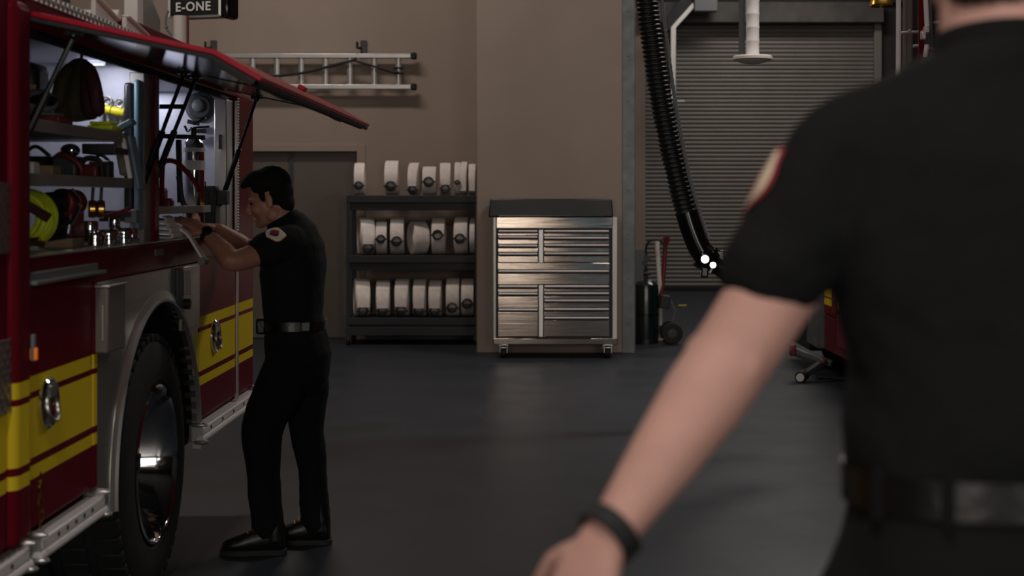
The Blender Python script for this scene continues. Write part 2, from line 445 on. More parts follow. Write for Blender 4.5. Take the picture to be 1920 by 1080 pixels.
row(zs[0], [(675, 19, 306, 349, .05, 0), (736, 25, 302, 350, 0, 0), (778, 19, 306, 358, -.08, .05), (806, 25, 313, 342, 0, 0), (835, 20, 306, 355, .06, .05), (858.5, 11, 305, 343, .02, 0), (871, 12, 304, None, -.02, .03), (886, 13, 308, None, 0, .02)], 'top')
row(zs[1], [(686, 26, 408, 465, .25, .05), (716, 20, 415, 448, .05, 0), (745, 25, 408, 452, .06, 0), (784, 27, 416, None, .38, 0), (823, 24, 409, 440, 0, 0), (866, 25, 407, 447, -.04, 0), (889, 15, 410, None, 0, 0)], 'middle')
row(zs[2], [(678, 27, 523, 582, .2, .04), (719, 25, 526, 587, .05, .04), (755, 25, 523, 581, 0, .05), (788, 23, 524, 585, 0, .05), (817, 23, 526, 587, 0, .04), (850, 24, 522, 575, 0, 0), (877, 23, 523, 567, .02, 0)], 'bottom')

# ================================================================== stainless tool chest
TY0, TY1 = 14.30, 14.76
S = F/TY0
def tx(px): return (px-CX)/S
def tz(py): return H-(py-CY)/S
chest = thing('tool_chest', 'wide stainless steel tool chest on casters with a black lid', 'tool chest', ((tx(930)+tx(1157))/2, TY0, 0))
xl, xr = tx(931), tx(1148); zb, zt = tz(640), tz(407)
M().box(xl, xr, TY0+.03, TY1, zb, zt).build('carcass', 'edge_grey', chest, bevel=.004)  # coloured dark so the gaps under the handles read as shadow
M().box(xl, xr, TY0+.005, TY0+.03, tz(428), zt).build('top_panel', 'stainless', chest, bevel=.004)
M().box(xl-.03, xr+.05, TY0-.012, TY1, zb-.03, zb+.03).build('base_rail', 'stainless', chest, bevel=.006)
M().box(tx(1148)+.002, tx(1157), TY0-.01, TY0+.05, zb, zt).build('side_post', 'white_alu', chest, bevel=.005)
M().box(xl-.035, xl-.003, TY0+.0, TY0+.05, zb, zt).build('side_post', 'brushed', chest, bevel=.005)
lid = M().prism([(tx(916), TY0-.03, zt), (tx(1150), TY0-.03, zt), (tx(1147), TY0-.03, tz(373)), (tx(919), TY0-.03, tz(373))], (0, TY1-TY0+.02, 0)).build('lid', 'black_satin', chest, bevel=.012)
M().box(tx(935), tx(1132), TY0-.037, TY0-.031, zt+.01, zt+.02).build('lid_trim', 'black_gloss', lid)
def drawer(x0, x1, y0, y1, handle=True):
    d = M().box(tx(x0)+.003, tx(x1)-.003, TY0+.002, TY0+.03, tz(y1)+.003, tz(y0)-(.036 if handle else .003)).build('drawer', 'stainless', chest, bevel=.004)
    if handle:
        z = tz(y0)-.011
        M().prism([(tx(x0)+.01, TY0+.004, z+.008), (tx(x0)+.01, TY0-.02, z+.004), (tx(x0)+.01, TY0-.022, z-.006), (tx(x0)+.01, TY0-.014, z-.010), (tx(x0)+.01, TY0+.004, z-.002)], (tx(x1)-tx(x0)-.02, 0, 0)).build('handle', 'white_alu', d, bevel=.002)
def cy(v): return 340+v/3.086
L_ = (933, 1009.5); R_ = (1019, 1143.5)
for a, b in ((280, 315), (315, 365), (365, 412), (412, 470)): drawer(L_[0], L_[1], cy(a), cy(b))
for a, b in ((280, 320), (320, 362), (362, 410), (410, 470)): drawer(R_[0], R_[1], cy(a), cy(b))
drawer(933, 1143.5, cy(512), cy(598))
M().box(tx(933), tx(1143.5), TY0+.006, TY0+.03, tz(cy(510)), tz(cy(472))).build('middle_panel', 'stainless', chest, bevel=.004)
for a, b in ((600, 643), (643, 735), (735, 900)): drawer(L_[0], L_[1], cy(a), cy(b))
for a, b in ((600, 640), (640, 682), (682, 732), (732, 782), (782, 900)): drawer(R_[0], R_[1], cy(a), cy(b))
for a, b in ((280, 470), (600, 900)):
    M().box(tx(1010), tx(1018.5), TY0-.004, TY0+.03, tz(cy(b)), tz(cy(a))).build('gap_reflection', 'alu', chest, bevel=.003)  # bright strip stands in for a reflection in the gap between drawers
for x in (tx(944), tx(1140)):
    for y in (TY0+.06, TY1-.08):
        fk = M().box(x-.05, x+.05, y-.04, y+.05, zb-.045, zb-.03).box(x-.04, x-.03, y-.05, y+.03, .05, zb-.04).box(x+.03, x+.04, y-.05, y+.03, .05, zb-.04).build('caster_fork', 'alu', chest, bevel=.003)
        M().lathe([(.02, -.022), (.055, -.022), (.062, -.012), (.062, .012), (.055, .022), (.02, .022)], (x, y-.01, .062), (1, 0, 0), 24).build('caster_wheel', 'black_rubber', fk)
        M().box(x-.025, x+.025, y-.085, y-.04, .10, .112).build('brake_pedal', 'alu', fk, bevel=.003)

# ================================================================== welding cart with tank
CYD = 15.83
def W(px, py): return P(px, py, CYD)
tank = thing('gas_tank', 'squat dark green gas tank standing beside the galvanised post', 'gas cylinder', (W(1211, 0).x, CYD, 0))
c = tank.location
M().lathe([(.12, .02), (.135, .03), (.138, .06), (.138, .55), (.13, .61), (.1, .645), (.06, .66)], (c.x, c.y, 0.02), (0, 0, 1), 36).build('tank_body', 'green_tank', tank)
M().lathe([(.135, 0), (.135, .05), (.12, .05)], (c.x, c.y, 0), (0, 0, 1), 36).build('foot_ring', 'black_satin', tank)
M().lathe([(.142, .30), (.142, .32)], (c.x, c.y, 0), (0, 0, 1), 36).build('strap', 'black_gloss', tank)
M().cyl((c.x, c.y, .67), (c.x, c.y, .80), .022).cyl((c.x-.03, c.y-.02, .75), (c.x+.05, c.y-.02, .75), .02).build('valve', 'black_satin', tank)
M().cyl((c.x+.01, c.y-.02, .92), (c.x+.01, c.y-.06, .92), .035).cyl((c.x-.02, c.y-.02, .86), (c.x-.02, c.y-.06, .86), .03).cyl((c.x, c.y-.01, .78), (c.x, c.y-.01, .93), .016).build('regulator', 'black_satin', tank)
M().tube(spline([(c.x+.01, c.y, .93), (c.x+.0, c.y, 1.02), W(1218, 452)+V((0, -.02, 0)), W(1235, 450), W(1243, 456)], 6), .012, 8).build('gas_hose', 'black_rubber', tank)
cart = thing('hand_truck', 'red and white two wheeled hand truck carrying the dark green tank', 'hand truck', (W(1242, 0).x, CYD+.09, 0))
M().tube([W(1234, 451)+V((0, .15, 0)), W(1239, 535)+V((0, .15, 0)), W(1234, 552)+V((0, .15, 0))], .026, 10).tube([W(1240, 578)+V((0, .15, 0)), W(1240, 612)+V((0, .15, 0))], .024, 10).build('white_post', 'white_paint', cart)
M().tube([W(1250, 455)+V((0, .17, 0)), W(1248, 500)+V((0, .17, 0)), W(1242, 560)+V((0, .17, 0)), W(1232, 625)+V((0, .17, 0))], .024, 10).build('red_frame', 'red_dull', cart)
M().cyl(W(1251, 450)+V((0, .22, 0)), W(1251, 450)+V((0, .04, 0)), .035, n=16).build('grip', 'red_gloss', cart)
M().obox(W(1246, 566)+V((0, .02, 0)), (.10, .14, .14), Matrix.Rotation(.15, 3, 'Y')).build('tool_box', 'black_plastic', cart, bevel=.008)
wc = W(1258, 622)
for dy in (-.14, .16):
    w = M().lathe([(.04, -.03), (.085, -.035), (.11, -.03), (.116, 0), (.11, .03), (.085, .035), (.04, .03)], (wc.x, CYD+dy, .117), (0, 1, 0), 32).build('wheel', 'tyre', cart)
    M().lathe([(.01, -.037), (.05, -.033), (.055, -.02), (.055, .02), (.05, .033), (.01, .037)], (wc.x, CYD+dy, .117), (0, 1, 0), 20).build('hub', 'dark_grey', w)
M().cyl((wc.x, CYD-.14, .117), (wc.x, CYD+.18, .117), .014).bar((wc.x, CYD+.16, .117), W(1238, 600)+V((0, .16, 0)), .03, .03).build('axle', 'dark_grey', cart)
M().box(c.x+.0, wc.x-.02, CYD+.15, CYD+.3, .005, .018).build('toe_plate', 'tan', cart)
M().tube(spline([W(1258, 562), W(1262, 575), W(1266, 582), W(1261, 600), W(1258, 612)], 4), .006, 6).build('wire', 'grey_plastic', cart)

# ================================================================== exhaust hose hanging at the bay
EY = 10.0
cen = spline([P(1185, -720, EY), P(1196, -250, EY), P(1213, 0, EY), P(1222, 70, EY), P(1236, 165, EY), P(1252, 250, EY), P(1271, 335, EY), P(1288, 402, EY)], 16)
t = thing('exhaust_hose', 'black corrugated exhaust hose hanging from above before the roller door', 'hose', (cen[-1].x, EY, 1.0))
acc = [0]
for i in range(1, len(cen)): acc.append(acc[-1]+(cen[i]-cen[i-1]).length)
def along(sv):
    for i in range(1, len(cen)):
        if acc[i] >= sv:
            k = (sv-acc[i-1])/(acc[i]-acc[i-1]); return cen[i-1].lerp(cen[i], k)
    return cen[-1]
pts, rad = [], []; n = int(acc[-1]/.032)
for k in range(n):
    for f, r in ((0, .066), (.3, .078), (.6, .078), (.85, .066)):
        pts.append(along(acc[-1]*(k+f)/n)); rad.append(r)
M().tube(pts, rad, 24).build('corrugated_tube', 'black_satin', t, smooth=60)
sl = spline([P(1287, 398, EY), P(1297, 430, EY), P(1310, 462, EY), P(1324, 484, EY)], 6)
M().tube(sl, [.078]*len(sl), 24).build('sleeve', 'black_gloss', t)
M().tube([P(1313, 476, EY), P(1324, 484, EY)], .092, 24).tube([P(1326, 484, EY), P(1338, 493, EY)], [.1, .085], 24).tube([P(1340, 494, EY), P(1352, 500, EY), P(1390, 530, EY), P(1440, 560, EY)], [.075, .07, .066, .06], 20).build('nozzle', 'black_gloss', t)
M().bar(P(1322, 500, EY-.05), P(1320, 520, EY-.05), .05, .04).obox(P(1340, 476, EY), (.12, .06, .05)).obox(P(1350, 480, EY-.03), (.06, .05, .08)).build('clamp', 'black_gloss', t, bevel=.01)
M().cyl(P(1322, 486, EY-.095), P(1322, 486, EY-.11), .028, n=16).cyl(P(1337, 497, EY-.09), P(1337, 497, EY-.11), .022, n=16).build('clamp_bolt', 'chrome', t)
cb = spline([P(x_+3, y_, EY-.065) for x_, y_ in ((1215, -720), (1222, -250), (1238, 0), (1248, 80), (1260, 170), (1275, 260), (1292, 340), (1308, 395), (1318, 426), (1325, 446))], 14)
tag(M().tube(cb, [.0145 if i % 2 else .0105 for i in range(len(cb))], 8).build('safety_cable', 'grey_plastic'), 'grey twisted cable running down the right side of the exhaust hose', 'cable')

# ================================================================== silver ceiling duct
UY = 13.0
b = P(1411, 112, UY)
t = thing('ceiling_duct', 'silver pipe coming down from the ceiling to a round white flange', 'pipe', (b.x, UY, b.z-.05))
pp = [(.058, .02)]
for k in range(34): pp += [(.058, .03+k*.12), (.061, .04+k*.12), (.061, .05+k*.12), (.058, .06+k*.12)]
M().lathe(pp, (b.x-.0, UY, b.z), (0, 0, 1), 28).build('pipe', 'white_alu', t)
M().lathe([(.06, .045), (.165, .034), (.175, .024), (.175, .002), (.12, -.022), (.06, -.035), (.01, -.04)], (b.x, UY, b.z), (0, 0, 1), 40).build('flange', 'white_paint', t)
M().box(b.x-.115, b.x-.065, UY+.01, UY+.05, b.z+.02, 6.5).build('hanger_or_shade', 'dark_grey', t)  # dark strip stands in for the shadow side of the pipe

# bent conduit left of the roller door
KY = 24.3
t = thing('door_bracket', 'bent light grey steel arm above the left side of the roller door', 'bracket', P(1262, 190, KY))
M().bar(P(1262, 188, KY), P(1262, 50, KY), .09, .09).build('upright', 'alu', t, bevel=.008)
M().bar(P(1262, 52, KY), P(1302, 8, KY), .08, .08).build('brace', 'alu', t, bevel=.008)
M().obox(P(1322, 2, KY), (.38, .25, .36)).build('motor_box', 'grey_plastic', t, bevel=.01)
M().bar(P(1250, 56, KY+.1), P(1296, -10, KY+.1), .2, .2).bar(P(1251, 190, KY+.12), P(1251, 50, KY+.12), .1, .1).build('arm_shade', 'black_plastic', t)  # black bars stand in for the arm's shadow and dark face
M().bar(P(1260, 189, KY), P(1284, 189, KY), .03, .03).build('foot', 'alu', t)

# dome lamp at the top edge
y = 12.0; b = P(1652, 12, y)
t = thing('pendant_lamp', 'small brass rimmed dome lamp hanging above the red truck on the right', 'lamp', (b.x, y, b.z))
M().lathe([(.09, 0), (.095, .012), (.085, .05), (.05, .1), (.02, .12)], (b.x, y, b.z), (0, 0, 1), 32, cap=False).build('shade', 'brass', t)
M().cyl((b.x, y, b.z+.11), (b.x, y, 6.6), .008, n=8).build('stem', 'black_satin', t)
M().ell((b.x, y, b.z+.045), (.035, .035, .04)).build('bulb', 'white_paint', t)
b = P(1279, 573, 4290/(573-CY))
tag(M().prism([(b.x-.06, b.y-.05, 0.001), (b.x+.05, b.y-.08, .001), (b.x+.07, b.y+.05, .001), (b.x-.04, b.y+.06, .001)], (0, 0, .006)).build('tape_scrap', 'yellow_plastic'), 'small yellow scrap lying on the floor before the roller door', 'scrap')
# ================================================================== fire engine at the left
XS = -1.4926
def SYp(px): return -XS*F/(CX-px)
def SZ(px, py): return H-(py-CY)*(-XS)/(CX-px)
eng = thing('fire_engine', 'red fire engine with yellow stripes and raised side doors, at the left', 'fire engine', (-2.7, 5.8, 0))
def part(m, name, material, parent=None, **k): return m.build(name, material, parent or eng, **k)
ZB, ZS, ZO, ZT = .56, 1.385, 2.045, 2.15
Y1, Y2, Y3, Y4, Y5 = 4.295, 4.927, 6.47, 7.265, 7.76
XI = XS-.66                                              # back of the compartments
part(M().box(-3.9, XI-.03, 2.6, Y5, ZB, ZT).box(XI-.03, XS-.02, 2.6, 4.14, ZB, ZT).box(XI-.03, XS-.02, 7.30, Y5, ZB, ZT-.05), 'body', 'red_gloss', bevel=.02)
part(M().box(XI-.04, XS-.06, 2.6, 4.16, ZT-.02, ZT+.01).box(-3.9, XS-.03, 2.6, Y5, ZT-.02, ZT+.01), 'roof', 'tread_plate')
part(M().box(XS-.08, XS, 2.6, 4.150, ZB, ZT), 'cab_side_panel', 'red_striped', bevel=.02)
pn = part(M().box(XS-.1, XS+.022, 4.152, 4.288, ZB, ZT-.02), 'corner_post', 'red_striped', bevel=.03, seg=4)
mk = part(M().box(XS+.022, XS+.034, 4.262, 4.284, 1.085, 1.165), 'marker_light', 'grey_plastic', pn, bevel=.004)
part(M().box(XS+.020, XS+.040, 4.264, 4.282, 1.088, 1.125), 'marker_lens', 'amber', pn, bevel=.004)
for z0, z1, ye in ((1.405, 1.605, 4.147), (.955, 1.165, 4.16)):
    part(M().box(XS, XS+.008, 3.2, ye-.005, z0, z1), 'tread_patch', 'tread_plate', bevel=.002)
# sill beam, header, rear column
part(M().box(XS-.07, XS, Y1-.005, 7.30, 1.275, ZS), 'sill_beam', 'red_gloss', bevel=.008)
part(M().box(XI+.002, XS+.004, Y1, Y4, ZS, ZS+.006), 'sill_plate', 'alu', bevel=.002)
part(M().box(XS-.032, XS, Y1-.005, 7.30, ZO+.02, ZT), 'header', 'red_gloss', bevel=.006)
part(M().box(XS-.03, XS-.012, Y1, 7.2, ZO-.005, ZO+.02), 'header_seal', 'black_rubber', bevel=.004)
part(M().box(XS-.008, XS+.006, 2.6, 6.9, ZT-.005, ZT+.03), 'tread_strip', 'tread_plate', bevel=.003)
part(M().box(XS-.5, XS, 7.315, Y5, ZB, ZT-.05), 'rear_column', 'red_striped', bevel=.03, seg=4)
tr = M().box(XS-.004, XS+.010, 7.285, 7.313, ZB, ZO)
for k in range(46): tr.ell((XS+.010, 7.299, 1.40+k*.0145), (.006, .012, .007), n=8, m=6)
part(tr, 'rear_trim', 'alu')
# middle post between the two compartments
dv = part(M().box(XS-.06, XS, 5.735, 5.815, ZS, ZO), 'middle_post', 'red_gloss', bevel=.006)
part(M().box(XS-.07, XS-.012, 5.635, 5.735, ZS, ZO), 'post_jamb', 'shelf_metal', dv, bevel=.004)
# compartment linings
c1 = part(M().box(XI-.02, XI, 4.27, 5.80, ZS-.02, ZO+.05), 'compartment_lining', 'liner')
part(M().box(XI, XS-.02, 5.70, 5.72, ZS, ZO+.05), 'divider_wall', 'liner', c1)
part(M().box(XI, XS-.02, 4.27, 4.29, ZS, ZO+.05), 'end_wall', 'liner', c1)
part(M().box(XI, XS-.02, 4.27, 5.72, ZO+.04, ZO+.06), 'compartment_top', 'liner', c1)
part(M().box(XI, XS-.02, 4.27, 5.72, ZS-.03, ZS-.002), 'compartment_floor', 'liner_dark', c1)
part(M().box(XS-.072, XS-.036, 5.56, 5.63, 1.50, 2.0), 'side_channel', 'black_satin', c1, bevel=.012, seg=3)
part(M().box(XS-.034, XS-.012, 5.56, 5.634, 1.44, 2.012), 'channel_face', 'blue_grey', c1, bevel=.01, seg=3)
c2 = part(M().box(XI-.02, XI, 5.82, 7.28, ZS-.02, ZO+.05), 'compartment_lining', 'liner')
part(M().box(XI, XS-.02, 7.20, 7.22, ZS, ZO+.05), 'end_wall', 'liner', c2)
part(M().box(XI, XS-.02, 5.78, 5.80, ZS, ZO+.05), 'divider_wall', 'liner', c2)
part(M().box(XI, XS-.02, 5.80, 7.22, ZO+.04, ZO+.06), 'compartment_top', 'liner', c2)
part(M().box(XI, XS-.02, 5.80, 7.22, ZS-.03, ZS-.002), 'compartment_floor', 'liner_dark', c2)
part(M().box(XS-.075, XS-.012, 7.135, 7.28, ZS, ZO), 'side_jamb', 'alu', c2, bevel=.006)
part(M().box(XS-.05, XS-.035, 7.128, 7.136, 1.52, 1.60).box(XS-.05, XS-.035, 7.128, 7.136, 1.80, 1.87), 'jamb_slot', 'black_plastic', c2)
# shelves
part(M().box(XI, XS-.012, 4.30, 5.46, 1.605, 1.612).box(XS-.02, XS-.008, 4.30, 5.46, 1.598, 1.635).box(XI, XI+.01, 4.30, 5.46, 1.6, 1.635), 'shelf', 'shelf_metal', bevel=.002)
part(M().box(XI, XS-.012, 4.30, 5.33, 1.765, 1.772).box(XS-.02, XS-.008, 4.30, 5.33, 1.762, 1.80).box(XI, XI+.01, 4.30, 5.3, 1.76, 1.795), 'shelf', 'shelf_metal', bevel=.002)
part(M().box(XI, XS-.03, 5.82, 6.80, 1.498, 1.504).box(XS-.03, XS-.015, 5.82, 6.80, 1.496, 1.528), 'shelf', 'shelf_metal', bevel=.002)
# lamps inside
for a, b, xa_, xb_ in ((5.50, 5.53, XS-.23, XS-.13), (7.02, 7.05, XS-.46, XS-.34)):
    part(M().box(xa_, xb_, a, b, ZO+.015, ZO+.035), 'light_strip', 'led', bevel=.004)
# drip rail and lower doors
part(M().box(XS-.01, XS+.035, 4.285, 4.985, 1.305, 1.318).box(XS-.004, XS+.012, 4.285, 4.965, 1.305, 1.342), 'drip_rail', 'grey_plastic', bevel=.004)
def lower_door(y0, y1, hy, hz):
    d = part(M().box(XS-.045, XS+.004, y0, y1, .583, 1.298), 'lower_door', 'red_striped', bevel=.01)
    h = part(M().lathe([(.02, .0), (.05, .004), (.062, .012), (.072, .016), (.079, .010), (.080, 0)], (XS+.003, hy, hz), (1, 0, 0), 40), 'door_handle', 'chrome', d)
    part(M().torus((XS+.024, hy, hz-.008), (1, .0, .25), .043, .007, 32, 8).box(XS+.012, XS+.022, hy-.05, hy+.05, hz+.01, hz+.03), 'handle_ring', 'chrome', d) if False else None
    ring = M().torus((XS+.020, hy, hz-.01), (1, 0, .2), .045, .008, 32, 8).box(XS+.008, XS+.024, hy-.03, hy+.03, hz+.02, hz+.045)
    part(ring, 'handle_ring', 'brushed', d)
    return d
d1 = lower_door(4.308, Y2-.004, 4.466, .938)
part(M().box(XS-.05, XS+.006, Y2+.002, 4.974, .583, 1.275), 'edge_trim', 'red_striped', bevel=.006)
d2 = lower_door(Y3+.004, Y4-.004, 6.79, .924)
# small gold scroll at the bottom of the near door
sc = M()
for pts in ([(4.40, .80), (4.41, .775), (4.395, .75), (4.41, .735)], [(4.405, .725), (4.43, .70), (4.43, .665), (4.405, .65), (4.395, .67), (4.415, .685)], [(4.398, .735), (4.39, .70), (4.395, .65), (4.40, .63)]):
    sc.tube(spline([(XS+.005, y, z-.06) for y, z in pts], 5), .0035, 6)
part(sc, 'gold_scroll', 'brass', d1)
part(M().box(XS, XS+.004, 5.74, 5.86, 1.335, 1.36), 'maker_plate', 'grey_plastic')
# fender panel with its wheel arch
AY, AZ, AR = 5.81, .51, .64
poly = [(4.978, .50), (5.17, .50)]
poly += [(AY-AR*math.cos(a), AZ+AR*math.sin(a)) for a in [PI*k/36 for k in range(37)]]
poly += [(6.452, .50), (6.466, .50), (6.466, 1.275), (4.978, 1.275)]
part(M().prism([(XS-.045, y, z) for y, z in poly], (.047, 0, 0)), 'fender_panel', 'brushed')
part(M().rings([[(XS+x, AY-(AR+r)*math.cos(a), AZ+(AR+r)*math.sin(a)) for x, r in ((-.02, 0), (.020, 0), (.022, .008), (.012, .014), (.004, .045), (-.02, .045))] for a in [PI*(k-1)/40 for k in range(43)]]), 'arch_trim', 'alu')
well = M().rings([[(XS-.02, AY-AR*math.cos(a), AZ+AR*math.sin(a)), (XS-.62, AY-AR*math.cos(a), AZ+AR*math.sin(a)), (XS-.62, AY-(AR+.02)*math.cos(a), AZ+(AR+.02)*math.sin(a)), (XS-.02, AY-(AR+.02)*math.cos(a), AZ+(AR+.02)*math.sin(a))] for a in [PI*k/32 for k in range(33)]])
well.box(XS-.64, XS-.62, 5.1, 6.5, .3, 1.2)
part(well, 'wheel_well', 'hubwell')
fb = part(M().box(XS-.01, XS+.05, 4.95, 5.157, 1.035, 1.262), 'fuel_box', 'grey_box', bevel=.008)
part(M().box(XS-.01, XS+.056, 4.945, 5.162, 1.258, 1.268), 'box_lid', 'alu', fb, bevel=.003)
part(M().tube([(XS+.03, 4.952, 1.2), (XS+.03, 4.952, 1.08)], .004, 6), 'hinge_pin', 'alu', fb)
part(M().box(XS-.01, XS+.012, 6.15, 6.462, 1.0, 1.272), 'side_cover', 'brushed', bevel=.006)
part(M().box(XS+.012, XS+.016, 6.17, 6.28, 1.15, 1.255), 'notice_tag', 'white_paint', bevel=.002)
part(M().cyl((XS+.01, 6.185, 1.115), (XS+.035, 6.185, 1.115), .022, n=16), 'cover_latch', 'black_plastic')
part(M().box(XS+.0, XS+.02, 6.06, 6.12, 1.10, 1.27), 'hose_guide', 'dark_grey', bevel=.004)
part(M().box(XS+.002, XS+.004, 6.47-.10, 6.466, .793, .969), 'fender_stripe', 'yellow_plastic')
# bottom rails
def rail(y0, y1):
    r = part(M().box(XS-.03, XS+.032, y0, y1, .517, .553), 'side_rail', 'white_alu', bevel=.006)
    part(M().tube([(XS+.020, y0-.01, .500), (XS+.020, y1+.02, .500)], .017, 10), 'lower_tube', 'white_alu', r)
    for y in (y0, y1): part(M().ell((XS+.012, y, .565), (.04, .014, .012), n=16, m=8).ell((XS+.022, y, .49), (.035, .018, .012), n=16, m=8).box(XS-.03, XS+.03, y-.006, y+.006, .49, .565), 'rail_tab', 'alu', r)
    b = M()
    for k in range(5): b.cyl((XS+.032, y0+.15+k*(y1-y0-.3)/4, .535), (XS+.036, y0+.15+k*(y1-y0-.3)/4, .535), .007, n=8)
    part(b, 'rail_bolt', 'dark_grey', r)
rail(4.335, 4.975)
rail(6.44, 7.72)
rail(3.0, 4.235)
part(M().box(XS-.03, XS+.02, 3.0, 4.28, .553, .563).box(XS-.5, XS-.03, 3.0, 4.28, .50, .56), 'step_plate', 'tread_plate')
part(M().box(XS-.3, XS-.03, 6.5, 7.7, .50, ZB+.03).box(XS-.3, XS-.05, 4.3, 4.95, .50, ZB+.03), 'skirt', 'red_gloss')
part(M().box(-3.2, -2.1, 2.6, 7.6, .42, .56), 'chassis', 'hubwell')
part(M().prism([(XS-.1, 6.55, .50), (XS-.1, 6.75, .50), (XS-.1, 6.72, .44), (XS-.1, 6.60, .44)], (-.06, 0, 0)), 'tail_bracket', 'black_rubber')
# wheel
XW = XS-.005
wheel = part(M().lathe([(.31, -.02), (.33, -.002), (.38, .006), (.44, 0), (.475, -.015), (.497, -.045), (.505, -.07), (.505, -.26), (.497, -.285), (.47, -.31), (.33, -.31), (.31, -.29)], (XW, AY, AZ), (1, 0, 0), 72, cap=False), 'wheel', 'tyre')
tread = M()
for k in range(44):
    a = 2*PI*k/44
    for off, x0 in ((0, -.022), (.5, -.150)):
        aa = a+2*PI/44*off; d = V((0, math.cos(aa), math.sin(aa)))
        R3 = Matrix.Rotation(aa, 3, 'X')
        tread.obox(V((XW+x0-.045, AY, AZ))+d*(.497 if x0 > -.1 else .506), (.10, .03, .048), R3)
part(tread, 'tread', 'tyre', wheel, bevel=.004, seg=1)
part(M().lathe([(.312, -.03), (.312, .0), (.304, .004), (.296, -.002), (.291, -.012), (.286, -.02), (.2654, -.08), (.2448, -.14), (.236, -.147), (.20, -.148), (.12, -.148), (.02, -.148)], (XW, AY, AZ), (1, 0, 0), 72, cap=False), 'rim', 'chrome', wheel)
lug = M()
for k in range(10):
    a = 2*PI*k/10; lug.cyl((XW-.148, AY+.17*math.cos(a), AZ+.17*math.sin(a)), (XW-.115, AY+.17*math.cos(a), AZ+.17*math.sin(a)), .016, .012, n=6)
part(lug, 'lug_nut', 'chrome', wheel)
part(M().lathe([(.095, -.148), (.095, -.11), (.085, -.095), (.05, -.09), (.045, -.08), (.01, -.078)], (XW, AY, AZ), (1, 0, 0), 40), 'hub', 'chrome', wheel)
part(M().lathe([(.31, -.33), (.47, -.33), (.505, -.37), (.505, -.57), (.47, -.6), (.31, -.6)], (XW, AY, AZ), (1, 0, 0), 48), 'inner_wheel', 'tyre', wheel)

# raised doors, hinged along the header; the outer lip is bent down
HP, BP, OP = V((XS+.012, 0, 2.098)), V((-.945, 0, 1.985)), V((-.806, 0, 1.905))
def frm(a, b):
    d = (b-a); l = d.length; d = d.normalized(); n = V((-d.z, 0, d.x))
    return a, d, (n if n.z > 0 else -n), l
F1, F2 = frm(HP, BP), frm(BP, OP)
dl, ll = F1[3], F2[3]
def slab(u0, u1, y0, y1, n0, n1, fr=F1):
    """box in the door's own frame: u out from the hinge, n up from the underside"""
    o, d, nn, _ = fr; q = []
    for n in (n0, n1):
        for u, y in ((u0, y0), (u1, y0), (u1, y1), (u0, y1)): q.append(o+d*u+nn*n+V((0, y, 0)))
    return M().add(q, [(3, 2, 1, 0), (4, 5, 6, 7), (0, 1, 5, 4), (1, 2, 6, 5), (2, 3, 7, 6), (3, 0, 4, 7)])
def uo(u, y, n): return F1[0]+F1[1]*u+F1[2]*n+V((0, y, 0))
def joined(*ms):
    m = M()
    for a in ms: m.add(a.v, a.f)
    return m
def lift_door(y0, y1, s0, s1):
    d = part(joined(slab(0, dl+.004, y0, y1, -.004, .012), slab(-.002, ll, y0, y1, -.004, .012, F2)), 'lift_door', 'red_bright', bevel=.003)
    part(slab(.02, dl-.01, y0+.018, y1-.018, -.016, -.0055), 'inner_panel', 'mirror_alu', d, bevel=.003)
    part(joined(slab(0, dl, y0, y0+.016, -.019, -.0055), slab(0, dl, y1-.016, y1, -.019, -.0055), slab(ll-.016, ll, y0, y1, -.02, -.0055, F2), slab(0, ll, y0, y0+.016, -.02, -.0055, F2), slab(0, ll, y1-.016, y1, -.02, -.0055, F2)), 'door_seal', 'black_rubber', d, bevel=.002)
    part(slab(.005, ll-.02, y0+.018, y1-.018, -.03, -.0055, F2), 'edge_channel', 'edge_grey', d, bevel=.006)
    part(slab(.03, ll-.05, (y0+y1)/2-.1, (y0+y1)/2+.1, -.038, -.031, F2), 'latch', 'dark_grey', d, bevel=.003)
    for y, (bx, by, bz), u in (s0, s1):
        top = uo(u, y, -.032); b = V((bx, by, bz)); mid = top.lerp(b, .5)
        m = M().tube([top, mid], .008, 10).tube([mid, b], .013, 10).ell(top, (.014, .014, .014)).ell(b, (.016, .016, .016)).obox(uo(u, y, -.024), (.05, .03, .014))
        part(m, 'gas_strut', 'black_gloss', d)
YM = 5.79
lift_door(Y1, YM-.005, (4.345, (XS-.035, 4.33, 1.70), .12), (5.70, (XS-.03, 5.66, 1.60), .12))
lift_door(YM+.005, 7.06, (5.86, (XS-.03, 5.84, 1.62), .13), (6.98, (XS-.03, 7.12, 1.56), .16))
part(slab(0, .03, YM-.03, YM+.03, .012, .03, F2), 'reflector', 'red_bright', bevel=.004)
part(M().box(XS-.05, XS+.0, 7.08, 7.15, 1.53, 1.60), 'strut_bracket', 'dark_grey', bevel=.005)
part(M().box(XS-.17, XS-.045, 7.03, 7.12, 1.39, 1.62), 'battery_box', 'black_plastic', bevel=.008)

